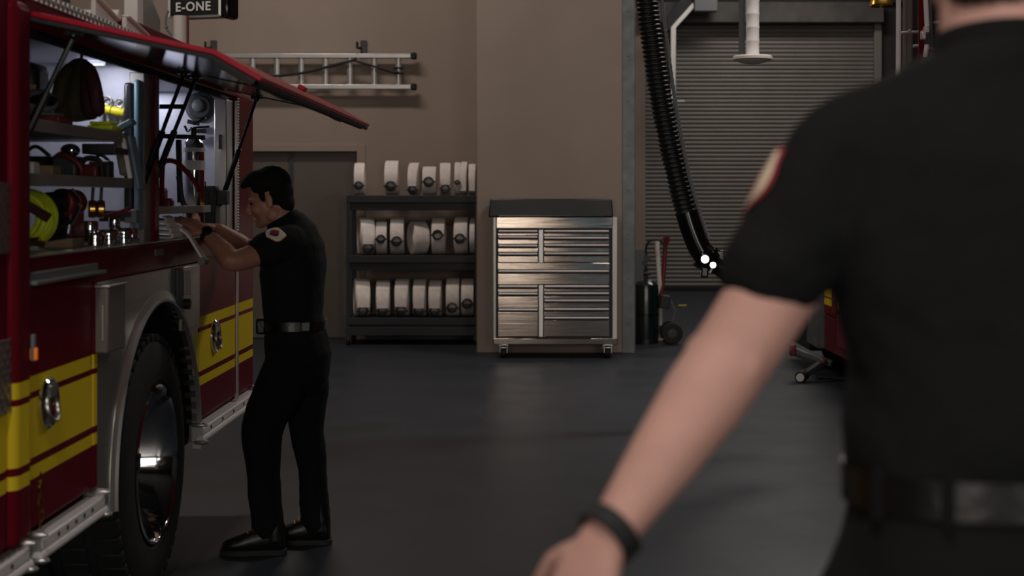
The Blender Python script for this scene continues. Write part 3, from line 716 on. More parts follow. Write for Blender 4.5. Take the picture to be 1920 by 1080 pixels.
# on the roof
rb = part(M().box(XS-.14, XS-.05, 5.55, 6.90, ZT, ZT+.095), 'roof_ledge', 'red_gloss', bevel=.006)
part(M().prism([(XS-.05, 6.25, ZT+.03), (XS-.05, 6.80, ZT+.03), (XS-.05, 6.25, ZT+.07)], (.05, 0, 0)), 'ledge_wedge', 'alu', rb)
def gusset(y0, y1, z0, z1):
    return M().prism([(XS-.030, y0, ZT), (XS-.030, y1, ZT), (XS-.030, y1, z1), (XS-.030, y0, z0)], (.018, 0, 0)).prism([(XS-.030, y1, z1), (XS-.030, y1+.008, z1+.008), (XS-.030, y0, z0+.010), (XS-.030, y0, z0)], (.030, 0, 0))
def gusset_old(y0, y1, zt):
    return M().prism([(XS-.09, y0, ZT), (XS-.09, y1, ZT), (XS-.09, y1, ZT+.035), (XS-.09, y0+.10, zt), (XS-.09, y0, zt)], (.075, 0, 0)).prism([(XS-.09, y1, ZT+.035), (XS-.09, y1+.01, ZT+.045), (XS-.09, y0+.10, zt+.012), (XS-.09, y0, zt+.012), (XS-.09, y0, zt), (XS-.09, y0+.10, zt)], (.085, 0, 0))
tray = part(gusset(5.012, 5.27, 2.245, 2.196), 'hose_tray', 'white_paint', bevel=.004)
part(gusset(5.39, 5.67, 2.226, 2.186), 'tray_end', 'white_paint', tray, bevel=.004)
part(M().tube([(XS-.02, 5.33, 2.226), (XS-.42, 5.33, 2.226)], .02, 16), 'cross_tube', 'white_paint', tray)
part(M().box(XS-.42, XS-.02, 4.5, 5.01, 2.262, 2.275).box(XS-.46, XS-.42, 4.5, 5.60, ZT, 2.40), 'tray_deck', 'white_paint', tray)
part(M().box(XS-.115, XS-.060, 5.72, 5.80, ZT, 2.5), 'tray_post', 'white_paint', tray, bevel=.004)
part(M().prism([(XS-.07, 5.82, ZT+.0), (XS-.07, 6.10, ZT), (XS-.07, 6.10, 2.30), (XS-.07, 5.82, 2.45)], (-.02, 0, 0)), 'tray_guard', 'brushed', tray)
tag(M().tube([(XS-.12, 4.98, 2.215), (XS-.40, 4.98, 2.215)], .055, 24).torus((XS-.12, 4.98, 2.215), (1, 0, 0), .05, .008, 24, 8).build('suction_hose', 'black_rubber'), 'dark suction hose lying in the white tray on top of the fire engine', 'hose') if False else None
part(M().tube([(XS-.06, 4.85, 2.205), (XS-.40, 4.85, 2.205)], .042, 24).tube([(XS-.12, 5.62, 2.175), (XS-.40, 5.62, 2.175)], .022, 24), 'suction_hose', 'black_rubber', tray)
# lamp board on its white post
LYb = 6.5
def q(px, py): return P(px, py, LYb)
lp = part(M().tube([q(338, 110), q(338, 30)], .030, 20), 'lamp_post', 'white_paint')
part(M().tube([q(352, 110), q(352, 30)], .006, 8), 'lamp_cable', 'red_dull', lp)
part(M().tube(spline([q(316, 20), q(312, 30), q(311, 48), q(315, 58), q(322, 66)], 4), .005, 8).ell(q(312, 51), (.008, .008, .008)), 'hand_strap', 'grey_plastic', lp)
Rz = Matrix.Rotation(-.30, 3, 'Z')
lc = q(367, 9)+V((0, .08, 0))
sign = part(M().obox(lc, (.255, .09, .100), Rz), 'lamp_board', 'black_plastic', bevel=.006)
fw = Rz @ V((0, -1, 0)); rt = Rz @ V((1, 0, 0))
fr = M()
for a, b in (((-.127, -.048), (.127, -.048)), ((-.127, .048), (.127, .048)), ((-.127, -.048), (-.127, .048)), ((.127, -.048), (.127, .048))):
    fr.bar(lc+fw*.047+rt*a[0]+V((0, 0, a[1])), lc+fw*.047+rt*b[0]+V((0, 0, b[1])), .011, .008)
part(fr, 'board_frame', 'alu', sign)
part(M().obox(lc+rt*.15, (.045, .10, .12), Rz), 'board_cap', 'black_gloss', sign, bevel=.015)
cu = bpy.data.curves.new('maker_lettering', 'FONT'); cu.body = 'E-ONE'; cu.size = .056; cu.extrude = .0015; cu.align_x = 'CENTER'; cu.align_y = 'CENTER'; cu.space_character = 1.12
cu.offset = .0012
cu.materials.append(MATS['sign_white'])
tx_o = bpy.data.objects.new('lettering', cu); C.objects.link(tx_o); tx_o.parent = sign
tx_o.location = lc+fw*.048+V((-.006, 0, -.005))-eng.location
tx_o.rotation_euler = (PI/2, 0, -.30)
bpy.context.view_layer.update()
let = bpy.data.objects.new('lettering', bpy.data.meshes.new_from_object(tx_o.evaluated_get(bpy.context.evaluated_depsgraph_get())))
C.objects.link(let); let.parent = sign; let.location = tx_o.location; let.rotation_euler = tx_o.rotation_euler
bpy.data.objects.remove(tx_o)

# ================================================================== gear in the compartments
def gear(name, m, material, label, cat, group=None, **k): return tag(m.build(name, material, **k), label, cat, group)
# hose coil
hc = P(40, 409, 4.80)
m = M()
for j in range(7):
    m.tube([hc+V((.105*(.9+.03*(j % 3))*math.cos(a), -.055+.017*j+.006*math.sin(3*a+j), .090*(.9+.03*(j % 3))*math.sin(a))) for a in [2*PI*t/36 for t in range(37)]], .0125, 8, cap=False)
    m.tube([hc+V((.075*math.cos(a), -.05+.017*j, .066*math.sin(a))) for a in [2*PI*t/36 for t in range(37)]], .0125, 8, cap=False)
coil = thing('hose_coil', 'bright yellow green hose coil in the near open compartment', 'hose', (hc.x, hc.y, ZS+.0085))
m.build('coil', 'hi_vis', coil)
M().bar(hc+V((.02, -.085, .06)), hc+V((.115, -.07, .0)), .012, .03).bar(hc+V((-.05, -.085, -.045)), hc+V((.10, -.07, -.085)), .010, .02).build('strap', 'coat_red', coil)
M().cyl(hc+V((.0, -.09, -.08)), hc+V((.09, -.09, -.072)), .013, n=12).build('coupling', 'brass', coil)
# pump
b = P(118, 404, 5.12)
pu = thing('portable_pump', 'dark red and black portable pump behind the yellow green hose coil', 'pump', (b.x, b.y, ZS+.0085))
M().cyl(b+V((0, -.03, .045)), b+V((.02, .09, .045)), .05, .045, n=28).obox(b+V((-.01, .05, -.03)), (.10, .14, .10)).build('engine', 'red_dull', pu, bevel=.01)
M().cyl(b+V((-.03, -.07, -.045)), b+V((.03, -.07, -.035)), .046, n=28).cyl(b+V((.03, -.07, -.035)), b+V((.04, -.07, -.035)), .032, n=28).cyl(b+V((-.04, -.05, .045)), b+V((.03, -.05, .05)), .036, n=24).build('intake', 'black_satin', pu)
M().tube(spline([b+V((.05, -.06, .09)), b+V((.07, -.03, .05)), b+V((.06, -.04, .0)), b+V((.03, -.08, -.06))], 5), .007, 8).cyl(b+V((.045, -.08, -.06)), b+V((.05, -.08, -.03)), .012, n=12).build('valve_pipe', 'chrome', pu)
M().obox(V((b.x, b.y-.01, ZS+.022)), (.12, .14, .03)).build('foot', 'tan', pu)
# brass couplings side by side
for px, w in ((173, 'left'), (189, 'right')):
    g = P(px, 392, 5.22)
    o = thing('brass_coupling', '%s one of the two round brass couplings hung below the lower shelf' % w, 'coupling', g, 'brass couplings')
    M().lathe([(.012, -.014), (.028, -.014), (.032, -.008), (.032, .008), (.028, .014), (.012, .014)], g, (1, .35, 0), 28).build('ring', 'brass', o)
    M().cyl(g+V((.0, 0, .03)), g+V((0, .01, 1.598-g.z)), .006, n=8).build('hanger_or_shade', 'dark_grey', o)
# chrome adapters
ad = [(168, 5.30, .032, .085, 'tall chrome hose adapter at the back left of the adapter cluster'),
      (178, 5.08, .026, .050, 'small chrome hose adapter at the left front of the adapter cluster'),
      (203, 5.27, .036, .055, 'wide chrome hose adapter with a bright rim in the middle front'),
      (231, 5.42, .037, .058, 'chrome hose adapter between the wide one and the middle post'),
      (214, 5.475, .023, .095, 'tall chrome hose adapter at the back, below the grey case'),
      (247, 5.505, .024, .055, 'small chrome hose adapter next to the middle post')]
for px, y, r, h, lab in ad:
    x = (px-CX)*y/F
    o = thing('hose_adapter', lab, 'adapter', (x, y, ZS+.0085), 'chrome hose adapters')
    M().lathe([(r*.7, h), (r*.72, .01), (r*.9, 0), (r, .004), (r, h*.34), (r*.86, h*.40), (r*.86, h*.55), (r*.97, h*.62), (r*.97, h*.92), (r*.9, h), (r*.7, h)], o.location, (0, 0, 1), 32, cap=False).build('adapter_body', 'chrome', o)
    m = M()
    for k in range(3):
        a = 2*PI*k/3-.6; m.obox(o.location+V((math.cos(a)*(r+.004), math.sin(a)*(r+.004), h*.2)), (.016, .012, h*.2), Matrix.Rotation(a, 3, 'Z'))
    m.build('lug', 'chrome', o)
g = P(247, 405, 5.53)
o = thing('case', 'small light grey case in front of the middle post', 'case', (g.x, g.y, g.z-.03))
M().obox(g, (.048, .05, .052)).build('case_body', 'grey_plastic', o, bevel=.005)
M().obox(g+V((-.01, -.027, .005)), (.03, .006, .02)).build('latch', 'black_plastic', o)
M().obox(g+V((-.07, -.004, -.0)), (.09, .045, .04)).build('stand', 'black_plastic', o)
gear('pry_bar', M().tube(spline([P(200, 404, 5.4), P(225, 398, 5.4), P(246, 389, 5.42)], 4), .008, 8), 'red_dull', 'thin red pry bar leaning above the chrome adapters', 'pry bar')
# lower shelf things
z = 1.613
def onsh(px, y, w, d, h, name, material, lab, cat, rot=0, bev=.005, zz=None):
    x = (px-CX)*y/F; zb_ = z if zz is None else zz
    o = thing(name, lab, cat, (x, y, zb_))
    M().obox((x, y, zb_+h/2), (w, d, h), Matrix.Rotation(rot, 3, 'Z')).build('box_body', material, o, bevel=bev)
    return o, V((x, y, zb_))
o, c = onsh(60, 4.62, .030, .06, .062, 'carton', 'white_paint', 'small white carton at the near end of the lower shelf', 'carton')
M().obox(c+V((.004, -.031, .012)), (.02, .002, .012)).build('paper_band', 'dark_grey', o)
o, c = onsh(87, 4.86, .07, .09, .05, 'carton', 'tan', 'small tan carton next to the white one on the lower shelf', 'carton')
M().obox(c+V((0, 0, .052)), (.072, .092, .006)).build('lid', 'tan', o)
o, c = onsh(75, 5.35, .16, .14, .10, 'bag', 'black_plastic', 'dark equipment bag behind the white and tan cartons', 'bag', bev=.02)
M().tube(spline([c+V((-.05, -.04, .10)), c+V((0, -.05, .135)), c+V((.05, -.04, .10))], 5), .007, 8).build('handle', 'black_rubber', o)
o, c = onsh(128, 5.15, .09, .10, .095, 'power_tool', 'dark_grey', 'dark grey motor tool with a chrome top on the lower shelf', 'power tool', bev=.012)
M().ell(c+V((.01, -.01, .115)), (.035, .03, .024)).build('motor_cap', 'chrome', o)
M().tube(spline([c+V((-.04, -.02, .09)), c+V((0, -.06, .10)), c+V((.06, -.06, .06)), c+V((.06, -.05, .01))], 5), .009, 8).build('handle', 'red_dull', o)
o, c = onsh(173, 5.27, .06, .07, .07, 'power_tool', 'red_dull', 'red motor tool with a black grip in the middle of the lower shelf', 'power tool', bev=.012)
M().tube(spline([c+V((-.03, -.04, .03)), c+V((-.01, -.06, .085)), c+V((.04, -.05, .08)), c+V((.05, -.045, .01))], 5), .010, 8).build('handle', 'black_rubber', o)
o, c = onsh(190, 5.348, .08, .06, .085, 'case', 'black_plastic', 'upright black case with a handle on the lower shelf', 'case', bev=.01)
M().tube(spline([c+V((-.03, -.01, .085)), c+V((0, -.01, .105)), c+V((.03, -.01, .085))], 5), .006, 8).build('handle', 'black_rubber', o)
# slanted grey instrument leaning at the end of the lower shelf
t = thing('panel_case', 'grey and pale blue slanted case leaning at the far end of the shelves', 'case', P(240, 338, 5.38))
Rt = Matrix.Rotation(-.18, 3, 'Y')
c = P(238, 300, 5.40)
M().obox(c+V((-.015, .02, .02)), (.050, .06, .155), Rt).build('case_body', 'grey_box', t, bevel=.01)
M().obox(c+V((.005, -.015, .005)), (.016, .03, .15), Rt).build('edge_strip', 'white_alu', t, bevel=.004)
M().obox(c+V((.033, .0, -.01)), (.014, .07, .20), Rt).build('side_plate', 'blue_grey', t, bevel=.004)
M().obox(c+V((-.03, .01, .115)), (.12, .06, .022), Matrix.Rotation(-.5, 3, 'Y')).build('lid', 'blue_grey', t, bevel=.005)
gear('bin', M().obox(P(198, 284, 5.2), (.12, .16, .022)).obox(P(198, 284, 5.2)+V((0, -.078, .010)), (.12, .008, .03)), 'black_plastic', 'flat black tray hung under the upper shelf', 'tray', bevel=.004)
# hanging turnout coat
t = thing('turnout_coat', 'dark red and ochre firefighter coat hanging in the near compartment', 'coat', (P(150, 0, 5.15).x, 5.15, 1.81))
def cloak(pts, y, dy):
    return [V(P(px, py, y)) for px, py in pts]
body_px = [(122, 118), (140, 106), (158, 100), (172, 106), (182, 140), (187, 175), (186, 205), (181, 238), (150, 232), (112, 220), (98, 200), (104, 160)]
m = M(); n = 26; rr = []
for z_, cx_, hw, hd in ((.0, 150, .014, .016), (.07, 149, .038, .026), (.2, 148, .062, .036), (.5, 146, .074, .042), (.75, 144, .080, .045), (1.0, 143, .084, .042)):
    py = 108+z_*122; c = P(cx_, py, 5.15)
    rr.append([c+V(((hw*(1+.05*math.sin(7*a+z_*2)))*math.cos(a), hd*(1+.30*z_*math.sin(11*a+z_))*math.sin(a), 0)) for a in [2*PI*k/n for k in range(n)]])
M().rings(rr).build('coat_body', 'coat_ochre', t, sub=1)
M().tube([P(163, 118, 5.11), P(172, 138, 5.11), P(180, 178, 5.10), P(187, 222, 5.10)], [.018, .026, .027, .026], 14).build('sleeve', 'coat_red', t, sub=1)
M().tube([P(158, 116, 5.115), P(164, 150, 5.105), P(166, 226, 5.105)], [.012, .026, .032], 14, flat=.5).build('front_flap', 'coat_red', t, sub=1)
M().tube([P(136, 118, 5.11), P(120, 142, 5.11), P(111, 175, 5.10), P(106, 206, 5.10)], [.018, .026, .028, .026], 14).build('sleeve', 'coat_ochre', t, sub=1)
M().tube(spline([P(152, 112, 5.15), P(153, 102, 5.15), P(150, 97, 5.15)], 4), .006, 8).build('hook', 'dark_grey', t)
# things at the near end of the upper shelf
o, c = onsh(78, 4.72, .16, .14, .022, 'tray', 'red_dull', 'flat red tray on the near end of the upper shelf', 'tray', zz=1.80)
t = thing('helmet', 'pale grey helmet with a dark visor on the upper shelf beside the coat', 'helmet', (P(68, 0, 4.80).x, 4.80, 1.823))
c = t.location
M().ell(c+V((0, 0, .050)), (.07, .065, .045)).lathe([(.05, .0), (.085, .006), (.09, .014), (.05, .02)], c, (0, 0, 1), 32).build('shell', 'grey_plastic', t)
M().ell(c+V((.03, -.03, .055)), (.050, .048, .022)).build('visor', 'black_gloss', t)
o, c = onsh(48, 5.1, .13, .15, .13, 'bag', 'black_plastic', 'dark soft bag stowed above the helmet near the roof', 'bag', bev=.03, zz=1.90)
M().obox(c+V((.045, -.076, .03)), (.035, .004, .04)).build('pocket', 'tan', o)
M().box(c.x-.02, c.x+.02, c.y-.02, c.y+.02, 1.80, 1.90).build('strap', 'black_rubber', o)
# yellow handled tools on the white divider wall
for (a, b2, mt, lab) in (((186, 203), (208, 207), 'yellow_plastic', 'lemon yellow handle of a wrench held on the white compartment wall beside the coat'), ((210, 207), (233, 212), 'yellow_plastic', 'deep yellow handle of a wrench held on the white compartment wall, farther from the coat')):
    p0, p1 = P(a[0], a[1], 5.655), P(b2[0], b2[1], 5.655)
    t = thing('wrench', lab, 'wrench', (p0+p1)/2, 'yellow wrenches')
    M().tube([p0, p0.lerp(p1, .5), p1], [.017, .019, .016], 14).build('handle', mt, t)
    M().tube([p1+V((-.02, .01, 0)), p1+V((-.015, .02, -.055)), p1+V((.01, .02, -.06))], .008, 8).torus(p0.lerp(p1, .5)+V((0, .025, .035)), (0, 1, 0), .016, .005, 20, 8).build('jaw', 'alu', t)
    M().obox(p0.lerp(p1, .35)+V((0, .02, .0)), (.025, .045, .03)).build('clip', 'dark_grey', t)
gear('folded_vest', M().obox((-1.545, 5.25, 1.812), (.09, .12, .018)).obox((-1.548, 5.25, 1.828), (.075, .10, .012)), 'hi_vis', 'folded yellow green vest lying at the far end of the upper shelf', 'vest', bevel=.006)

# far compartment
c = P(363, 0, 6.92)
t = thing('water_extinguisher', 'shiny chrome extinguisher standing in the far compartment', 'extinguisher', (c.x, 6.92, ZS+.0085))
c = t.location
M().lathe([(.045, 0), (.051, .012), (.051, .40), (.047, .425), (.035, .448), (.018, .462)], c, (0, 0, 1), 40).build('cylinder', 'chrome', t)
M().lathe([(.054, .385), (.054, .405)], c, (0, 0, 1), 40, cap=False).lathe([(.0535, .30), (.0535, .345)], c, (0, 0, 1), 40, cap=False).build('band', 'white_paint', t)
M().cyl(c+V((0, 0, .46)), c+V((0, 0, .50)), .014, n=12).bar(c+V((.0, 0, .50)), c+V((.075, -.01, .505)), .016, .008).bar(c+V((-.0, 0, .515)), c+V((.06, -.01, .545)), .016, .007).build('valve', 'black_satin', t)
# round reel on the far wall
c = P(373, 200, 7.16)
t = thing('cable_reel', 'round dark grey reel with a pale centre on the far compartment wall', 'reel', c)
M().lathe([(.02, .0), (.070, 0), (.074, .008), (.070, .016), (.056, .018), (.052, .034), (.02, .034)], c+V((0, .038, 0)), (0, -1, 0), 40).build('drum', 'dark_grey', t)
M().ell(c+V((-.004, 0, .006)), (.032, .014, .032)).build('hub', 'grey_plastic', t)
M().bar(P(352, 228, 7.15), P(374, 232, 7.15), .018, .02).bar(P(366, 246, 7.15), P(386, 246, 7.15), .02, .02).tube(spline([P(346, 236, 7.14), P(352, 246, 7.14), P(358, 240, 7.14), P(362, 250, 7.14)], 4), .006, 8).build('bracket', 'black_satin', t)
gear('stow_bar', M().bar(P(300, 200, 6.6), P(345, 200, 6.6), .02, .02).bar(P(300, 255, 6.6), P(384, 258, 6.6), .02, .02).bar(P(335, 262, 6.6), P(338, 380, 6.6), .022, .022), 'black_satin', 'black steel stowing frame fixed across the far compartment', 'frame')
# red saw on the shelf
y = 6.15; b = V((P(328, 0, y).x-.05, y, 1.506))
t = thing('cutoff_saw', 'dark red motor saw with a looped handle on the far compartment shelf', 'saw', b)
M().obox(b+V((-.03, 0, .05)), (.075, .12, .10)).obox(b+V((-.008, .02, .03)), (.09, .06, .05)).build('motor', 'red_dull', t, bevel=.012)
M().tube(spline([P(303, 384, y-.05), P(304, 330, y-.05), P(308, 304, y-.05), P(328, 303, y-.05), P(346, 318, y-.05), P(366, 342, y-.05), P(374, 360, y-.05)], 6), .0105, 10).build('handle', 'red_gloss', t)
fins = M()
for k in range(6): fins.obox(b+V((-.03, -.063, .02+k*.014)), (.07, .006, .005))
fins.build('cooling_fin', 'red_gloss', t)
M().tube([P(334, 330, y-.06), P(344, 385, y-.06)], .010, 8).build('pull_rod', 'black_rubber', t)
# folded white hose spilling over the sill
t = thing('folded_hose', 'folded white flat hose spilling over the compartment sill under the hand', 'hose', (P(330, 0, 6.2).x, 6.2, ZS+.0085))
def strip(pts, w, th, k=6, yv=(0, 1, 0)):
    s = spline(pts, k); R = []
    for i, p in enumerate(s):
        tg = (s[min(i+1, len(s)-1)]-s[max(i-1, 0)]).normalized(); yv_ = V(yv); nn = tg.cross(yv_).normalized()
        R.append([p-yv_*w/2-nn*th/2, p+yv_*w/2-nn*th/2, p+yv_*w/2+nn*th/2, p-yv_*w/2+nn*th/2])
    return M().rings(R)
zf = ZS+.012
m = M()
for k in range(4):
    x0, x1 = XS-.22+.012*k, XS-.025-.01*k
    q_ = strip([(x0, 6.15+.01*k, zf+.022*k), ((x0+x1)/2, 6.15, zf+.022*k+.004), (x1, 6.15, zf+.022*k), (x1+.012, 6.15, zf+.011+.022*k), (x1-.004, 6.15, zf+.021+.022*k)], .16-.01*k, .010, 6); m.add(q_.v, q_.f)
m.build('hose_fold', 'hose_white', t, smooth=60)
q_ = strip([(XS-.16, 6.25, zf+.080), (XS-.10, 6.25, zf+.070), (XS-.04, 6.25, zf+.045), (XS+.012, 6.25, zf+.008), (XS+.045, 6.26, zf-.045), (XS+.07, 6.27, zf-.09)], .06, .010, 6)
q_.build('hose_lap', 'hose_white', t, smooth=60)
e = V((XS+.075, 6.27, zf-.105))
M().cyl(e+V((-.005, -.035, 0)), e+V((-.005, .035, 0)), .017, n=16).build('end_clip', 'grey_plastic', t)
# white helmet-like flask on the shelf seen behind the strap
gear('radio', M().obox(P(380, 372, 7.0), (.05, .05, .06)).cyl(P(384, 372, 7.0), P(384, 340, 7.0), .006, n=8), 'black_plastic', 'black hand radio standing behind the chrome extinguisher', 'radio', bevel=.004)

# ================================================================== second fire engine at the right
X2 = 2.49
e2 = thing('fire_engine', 'red fire engine behind the near man, mostly hidden, at the right', 'fire engine', (3.7, 11, 0))
def p2(m, name, material, parent=None, **k): return m.build(name, material, parent or e2, **k)
p2(M().box(X2+.01, 4.9, 7.0, 12.75, .55, 2.25), 'body', 'red_striped_other', bevel=.03)
p2(M().box(X2+.30, 4.9, 5.0, 10.05, 2.2, 3.3), 'cab', 'red_gloss', bevel=.03)
p2(M().prism([(X2+.02, 12.78, .24), (X2+.02, 9.0, .24), (X2+.02, 9.0, .56), (X2+.02, 12.78, .56)], (2.0, 0, 0)), 'lower_skirt', 'red_gloss', bevel=.02)
p2(M().box(X2-.0, X2+.03, 12.15, 12.35, .60, 2.1), 'door_edge', 'red_dull', bevel=.004)
p2(M().box(X2-.01, X2+.01, 11.2, 12.1, .34, .60), 'tool_hatch', 'red_dull', bevel=.006)
p2(M().prism([(X2-.03, 12.80, .245), (X2-.03, 13.35, .25), (X2-.03, 13.10, 1.05), (X2-.03, 12.80, 1.05)], (.6, 0, 0)), 'fender', 'galvanised', bevel=.015)
p2(M().prism([(X2-.0, 13.36, .17), (X2-.0, 14.45, .17), (X2, 14.45, .58), (X2-.0, 13.36, .62)], (1.6, 0, 0)), 'bumper', 'black_rubber', bevel=.02)
for yc in (8.0, 13.9):
    w = p2(M().lathe([(.3, 0), (.40, .01), (.47, -.01), (.5, -.05), (.5, -.24), (.47, -.28), (.3, -.28)], (X2+.25, yc, .5), (-1, 0, 0), 48, cap=False), 'wheel', 'tyre')
    p2(M().lathe([(.31, 0), (.3, -.02), (.25, -.10), (.1, -.11), (.08, -.04), (.01, -.03)], (X2+.25, yc, .5), (-1, 0, 0), 40, cap=False), 'rim', 'chrome', w)
p2(M().box(2.7, 4.7, 7.0, 14.4, .35, .6), 'chassis', 'hubwell')
# black sloped cover and grab rails at the rear of the cab
p2(M().prism([(X2+.1, 10.1, 2.24), (X2+.1, 12.7, 2.24), (X2+.1, 12.7, 2.32), (X2+.1, 10.1, 2.5)], (2.2, 0, 0)), 'hose_cover', 'black_plastic')
Yg = 10.0
def g2(px, py, y=Yg): return P(px, py, y)
p2(M().tube([g2(1684, 190), g2(1685, -80)], .017, 12), 'grab_rail', 'white_alu')
p2(M().bar(g2(1696, 190, 10.2), g2(1697, -80, 10.2), .022, .03).bar(g2(1704, 190, 10.2), g2(1705, -80, 10.2), .034, .03), 'corner_frame', 'grey_box', bevel=.004)
p2(M().bar(g2(1716, 190, 10.3), g2(1716, -80, 10.3), .05, .05), 'dark_frame', 'black_plastic')
p2(M().bar(g2(1728, 190, 9.9), g2(1725, -80, 9.9), .036, .03), 'red_frame', 'red_gloss', bevel=.004)
lr = p2(M().tube([g2(1739, 55, 9.8), g2(1732, -80, 9.8)], .018, 12).tube([g2(1738, 84, 9.8), g2(1735, 108, 9.8)], .016, 12), 'ladder_rail', 'white_alu')
p2(M().obox(g2(1737, 56, 9.75), (.034, .05, .045)).obox(g2(1731, 66, 9.75), (.03, .05, .06)), 'rail_clamp', 'alu', lr, bevel=.006)
p2(M().tube([g2(1748, 110, 9.8), g2(1742, -80, 9.8)], .022, 12), 'hose_pipe', 'dark_grey')
m = M()
for a, b2 in (((1690, 62), (1722, 60)), ((1699, 62), (1708, 57)), ((1712, 87), (1722, 86)), ((1741, 90), (1754, 93)), ((1751, 42), (1762, 43))):
    m.tube([g2(a[0], a[1], 9.75), g2(b2[0], b2[1], 9.75)], .009, 8)
p2(m, 'rail_bracket', 'alu')
# folded steel stand by its corner
YS = 12.6
st = thing('jack_stand', 'grey steel jack arm with a white tipped foot beside the right fire engine', 'jack', (P(1520, 0, YS).x, YS, 0))
M().bar(P(1487, 656, YS+.15), P(1560, 682, YS), .07, .05).bar(P(1487, 662, YS+.2), P(1540, 683, YS+.1), .05, .04).build('arm', 'galvanised', st, bevel=.008)
M().obox(P(1486, 656, YS+.12), (.05, .09, .10)).build('end_cap', 'red_dull', st, bevel=.01)
M().bar(P(1548, 676, YS-.03), P(1502, 707, YS-.15), .065, .05).obox(P(1536, 688, YS-.05), (.05, .05, .06)).build('leg', 'dark_grey', st, bevel=.008)
M().tube([P(1508, 703, YS-.12), P(1500, 708, YS-.2)], .048, 18).build('foot', 'black_rubber', st)
M().tube([P(1502, 707, YS-.18), P(1500, 708, YS-.215)], .034, 18).build('tip', 'white_paint', st)
M().tube([P(1541, 680, YS-.06), P(1545, 677, YS-.06)], .035, 14).build('pivot', 'red_dull', st)
# ================================================================== people
def head(m, c, fwd, up, s=1.0, ears=True):
    """head shapes into m; c = centre of the head"""
    f = V(fwd).normalized(); u = V(up); u = (u-f*u.dot(f)).normalized(); l = u.cross(f)
    R = Matrix((f, l, u)).transposed()
    def e(x, y, z, a, b, d, rot=None): m.ell(V(c)+R @ V((x*s, y*s, z*s)), (a*s, b*s, d*s), R @ rot if rot else R, 24, 16)
    e(-.010, 0, .04, .089, .076, .085)
    e(.028, 0, -.018, .064, .064, .088)
    e(.030, 0, -.066, .052, .053, .046)
    e(.070, 0, -.094, .022, .026, .018)
    e(.045, 0, -.088, .040, .040, .022)
    for k in (-1, 1):
        e(.078, k*.028, .020, .014, .028, .009)
        e(.062, k*.040, -.030, .024, .022, .024)
        e(.103, k*.012, -.041, .011, .009, .008)
        e(.0, k*.050, -.066, .030, .016, .030)
        if ears:
            e(-.004, k*.076, -.008, .017, .008, .030)
            e(.000, k*.077, -.030, .009, .006, .010)
    P_ = lambda x, y, z: V(c)+R @ V((x*s, y*s, z*s))
    m.tube([P_(.082, 0, .016), P_(.096, 0, -.008), P_(.110, 0, -.030), P_(.110, 0, -.040)], [.009*s, .010*s, .0125*s, .011*s], 14, round_ends=True)
    e(.092, 0, -.063, .010, .024, .0055)
    e(.090, 0, -.073, .010, .020, .0065)
    return R

def hand(m, w, d, nrm, side, s=1.0, curl=(.35, .4, .45, .55), thumb=.6, spread=.05):
    """w wrist, d finger direction, nrm = back of the hand, side = towards the thumb"""
    d = V(d).normalized(); nrm = V(nrm); nrm = (nrm-d*nrm.dot(d)).normalized()
    sd = V(side); sd = (sd-d*sd.dot(d)-nrm*sd.dot(nrm)).normalized(); w = V(w)
    def q(a, b, c): return w+d*a*s+sd*b*s+nrm*c*s
    m.loft([(q(-.02, 0, 0), .027*s, .019*s), (q(.012, .002, 0), .030*s, .019*s), (q(.045, .002, 0), .039*s, .0165*s), (q(.080, 0, -.001), .041*s, .014*s), (q(.094, -.001, -.002), .039*s, .011*s)], sd, 20, 2.4)
    lens = (.074, .083, .077, .060); offs = (.029, .0098, -.0098, -.028); base = (.088, .093, .089, .080); rad = (.0088, .0092, .0088, .0078)
    for i in range(4):
        p = q(base[i]-.012, offs[i]*.95, -.001); a = 0; pts = [p]; rs = [rad[i]*1.12*s]
        fan = spread*(1.5-i)
        dd = (d+sd*fan).normalized()
        for j, fr in enumerate((.46, .30, .24)):
            a += curl[i]*(1.0, 1.15, .8)[j]
            dr = dd*math.cos(a)-nrm*math.sin(a)
            seg = (lens[i]*fr+(.012 if j == 0 else 0))*s
            pts.append(pts[-1]+dr*seg*.5); rs.append(rad[i]*(1.0, .94, .86)[j]*s)
            pts.append(pts[-1]+dr*seg*.5); rs.append(rad[i]*(1.04, .97, .74)[j]*s)
        m.tube(pts, rs, 12, round_ends=True)
    t0 = q(.022, .022, -.004); td = (d*.62+sd*.75-nrm*thumb*.5).normalized(); td2 = (d*.85+sd*.30-nrm*thumb*.7).normalized()
    m.tube([t0, t0+td*.032*s, t0+td*.046*s+td2*.004*s, t0+td*.046*s+td2*.026*s, t0+td*.046*s+td2*.050*s], [.0155*s, .0125*s, .0108*s, .0105*s, .0078*s], 12, round_ends=True)
    m.ell(q(.030, .024, -.008), (.024*s, .024*s, .016*s))

def limb(m, pts, rs, n=20): m.tube(spline(pts, 4), [rs_ for rs_ in interp(rs, 4)], n, round_ends=True)
def interp(r, k):
    o = []
    for i in range(len(r)-1):
        for j in range(k): o.append(r[i]+(r[i+1]-r[i])*j/k)
    return o+[r[-1]]

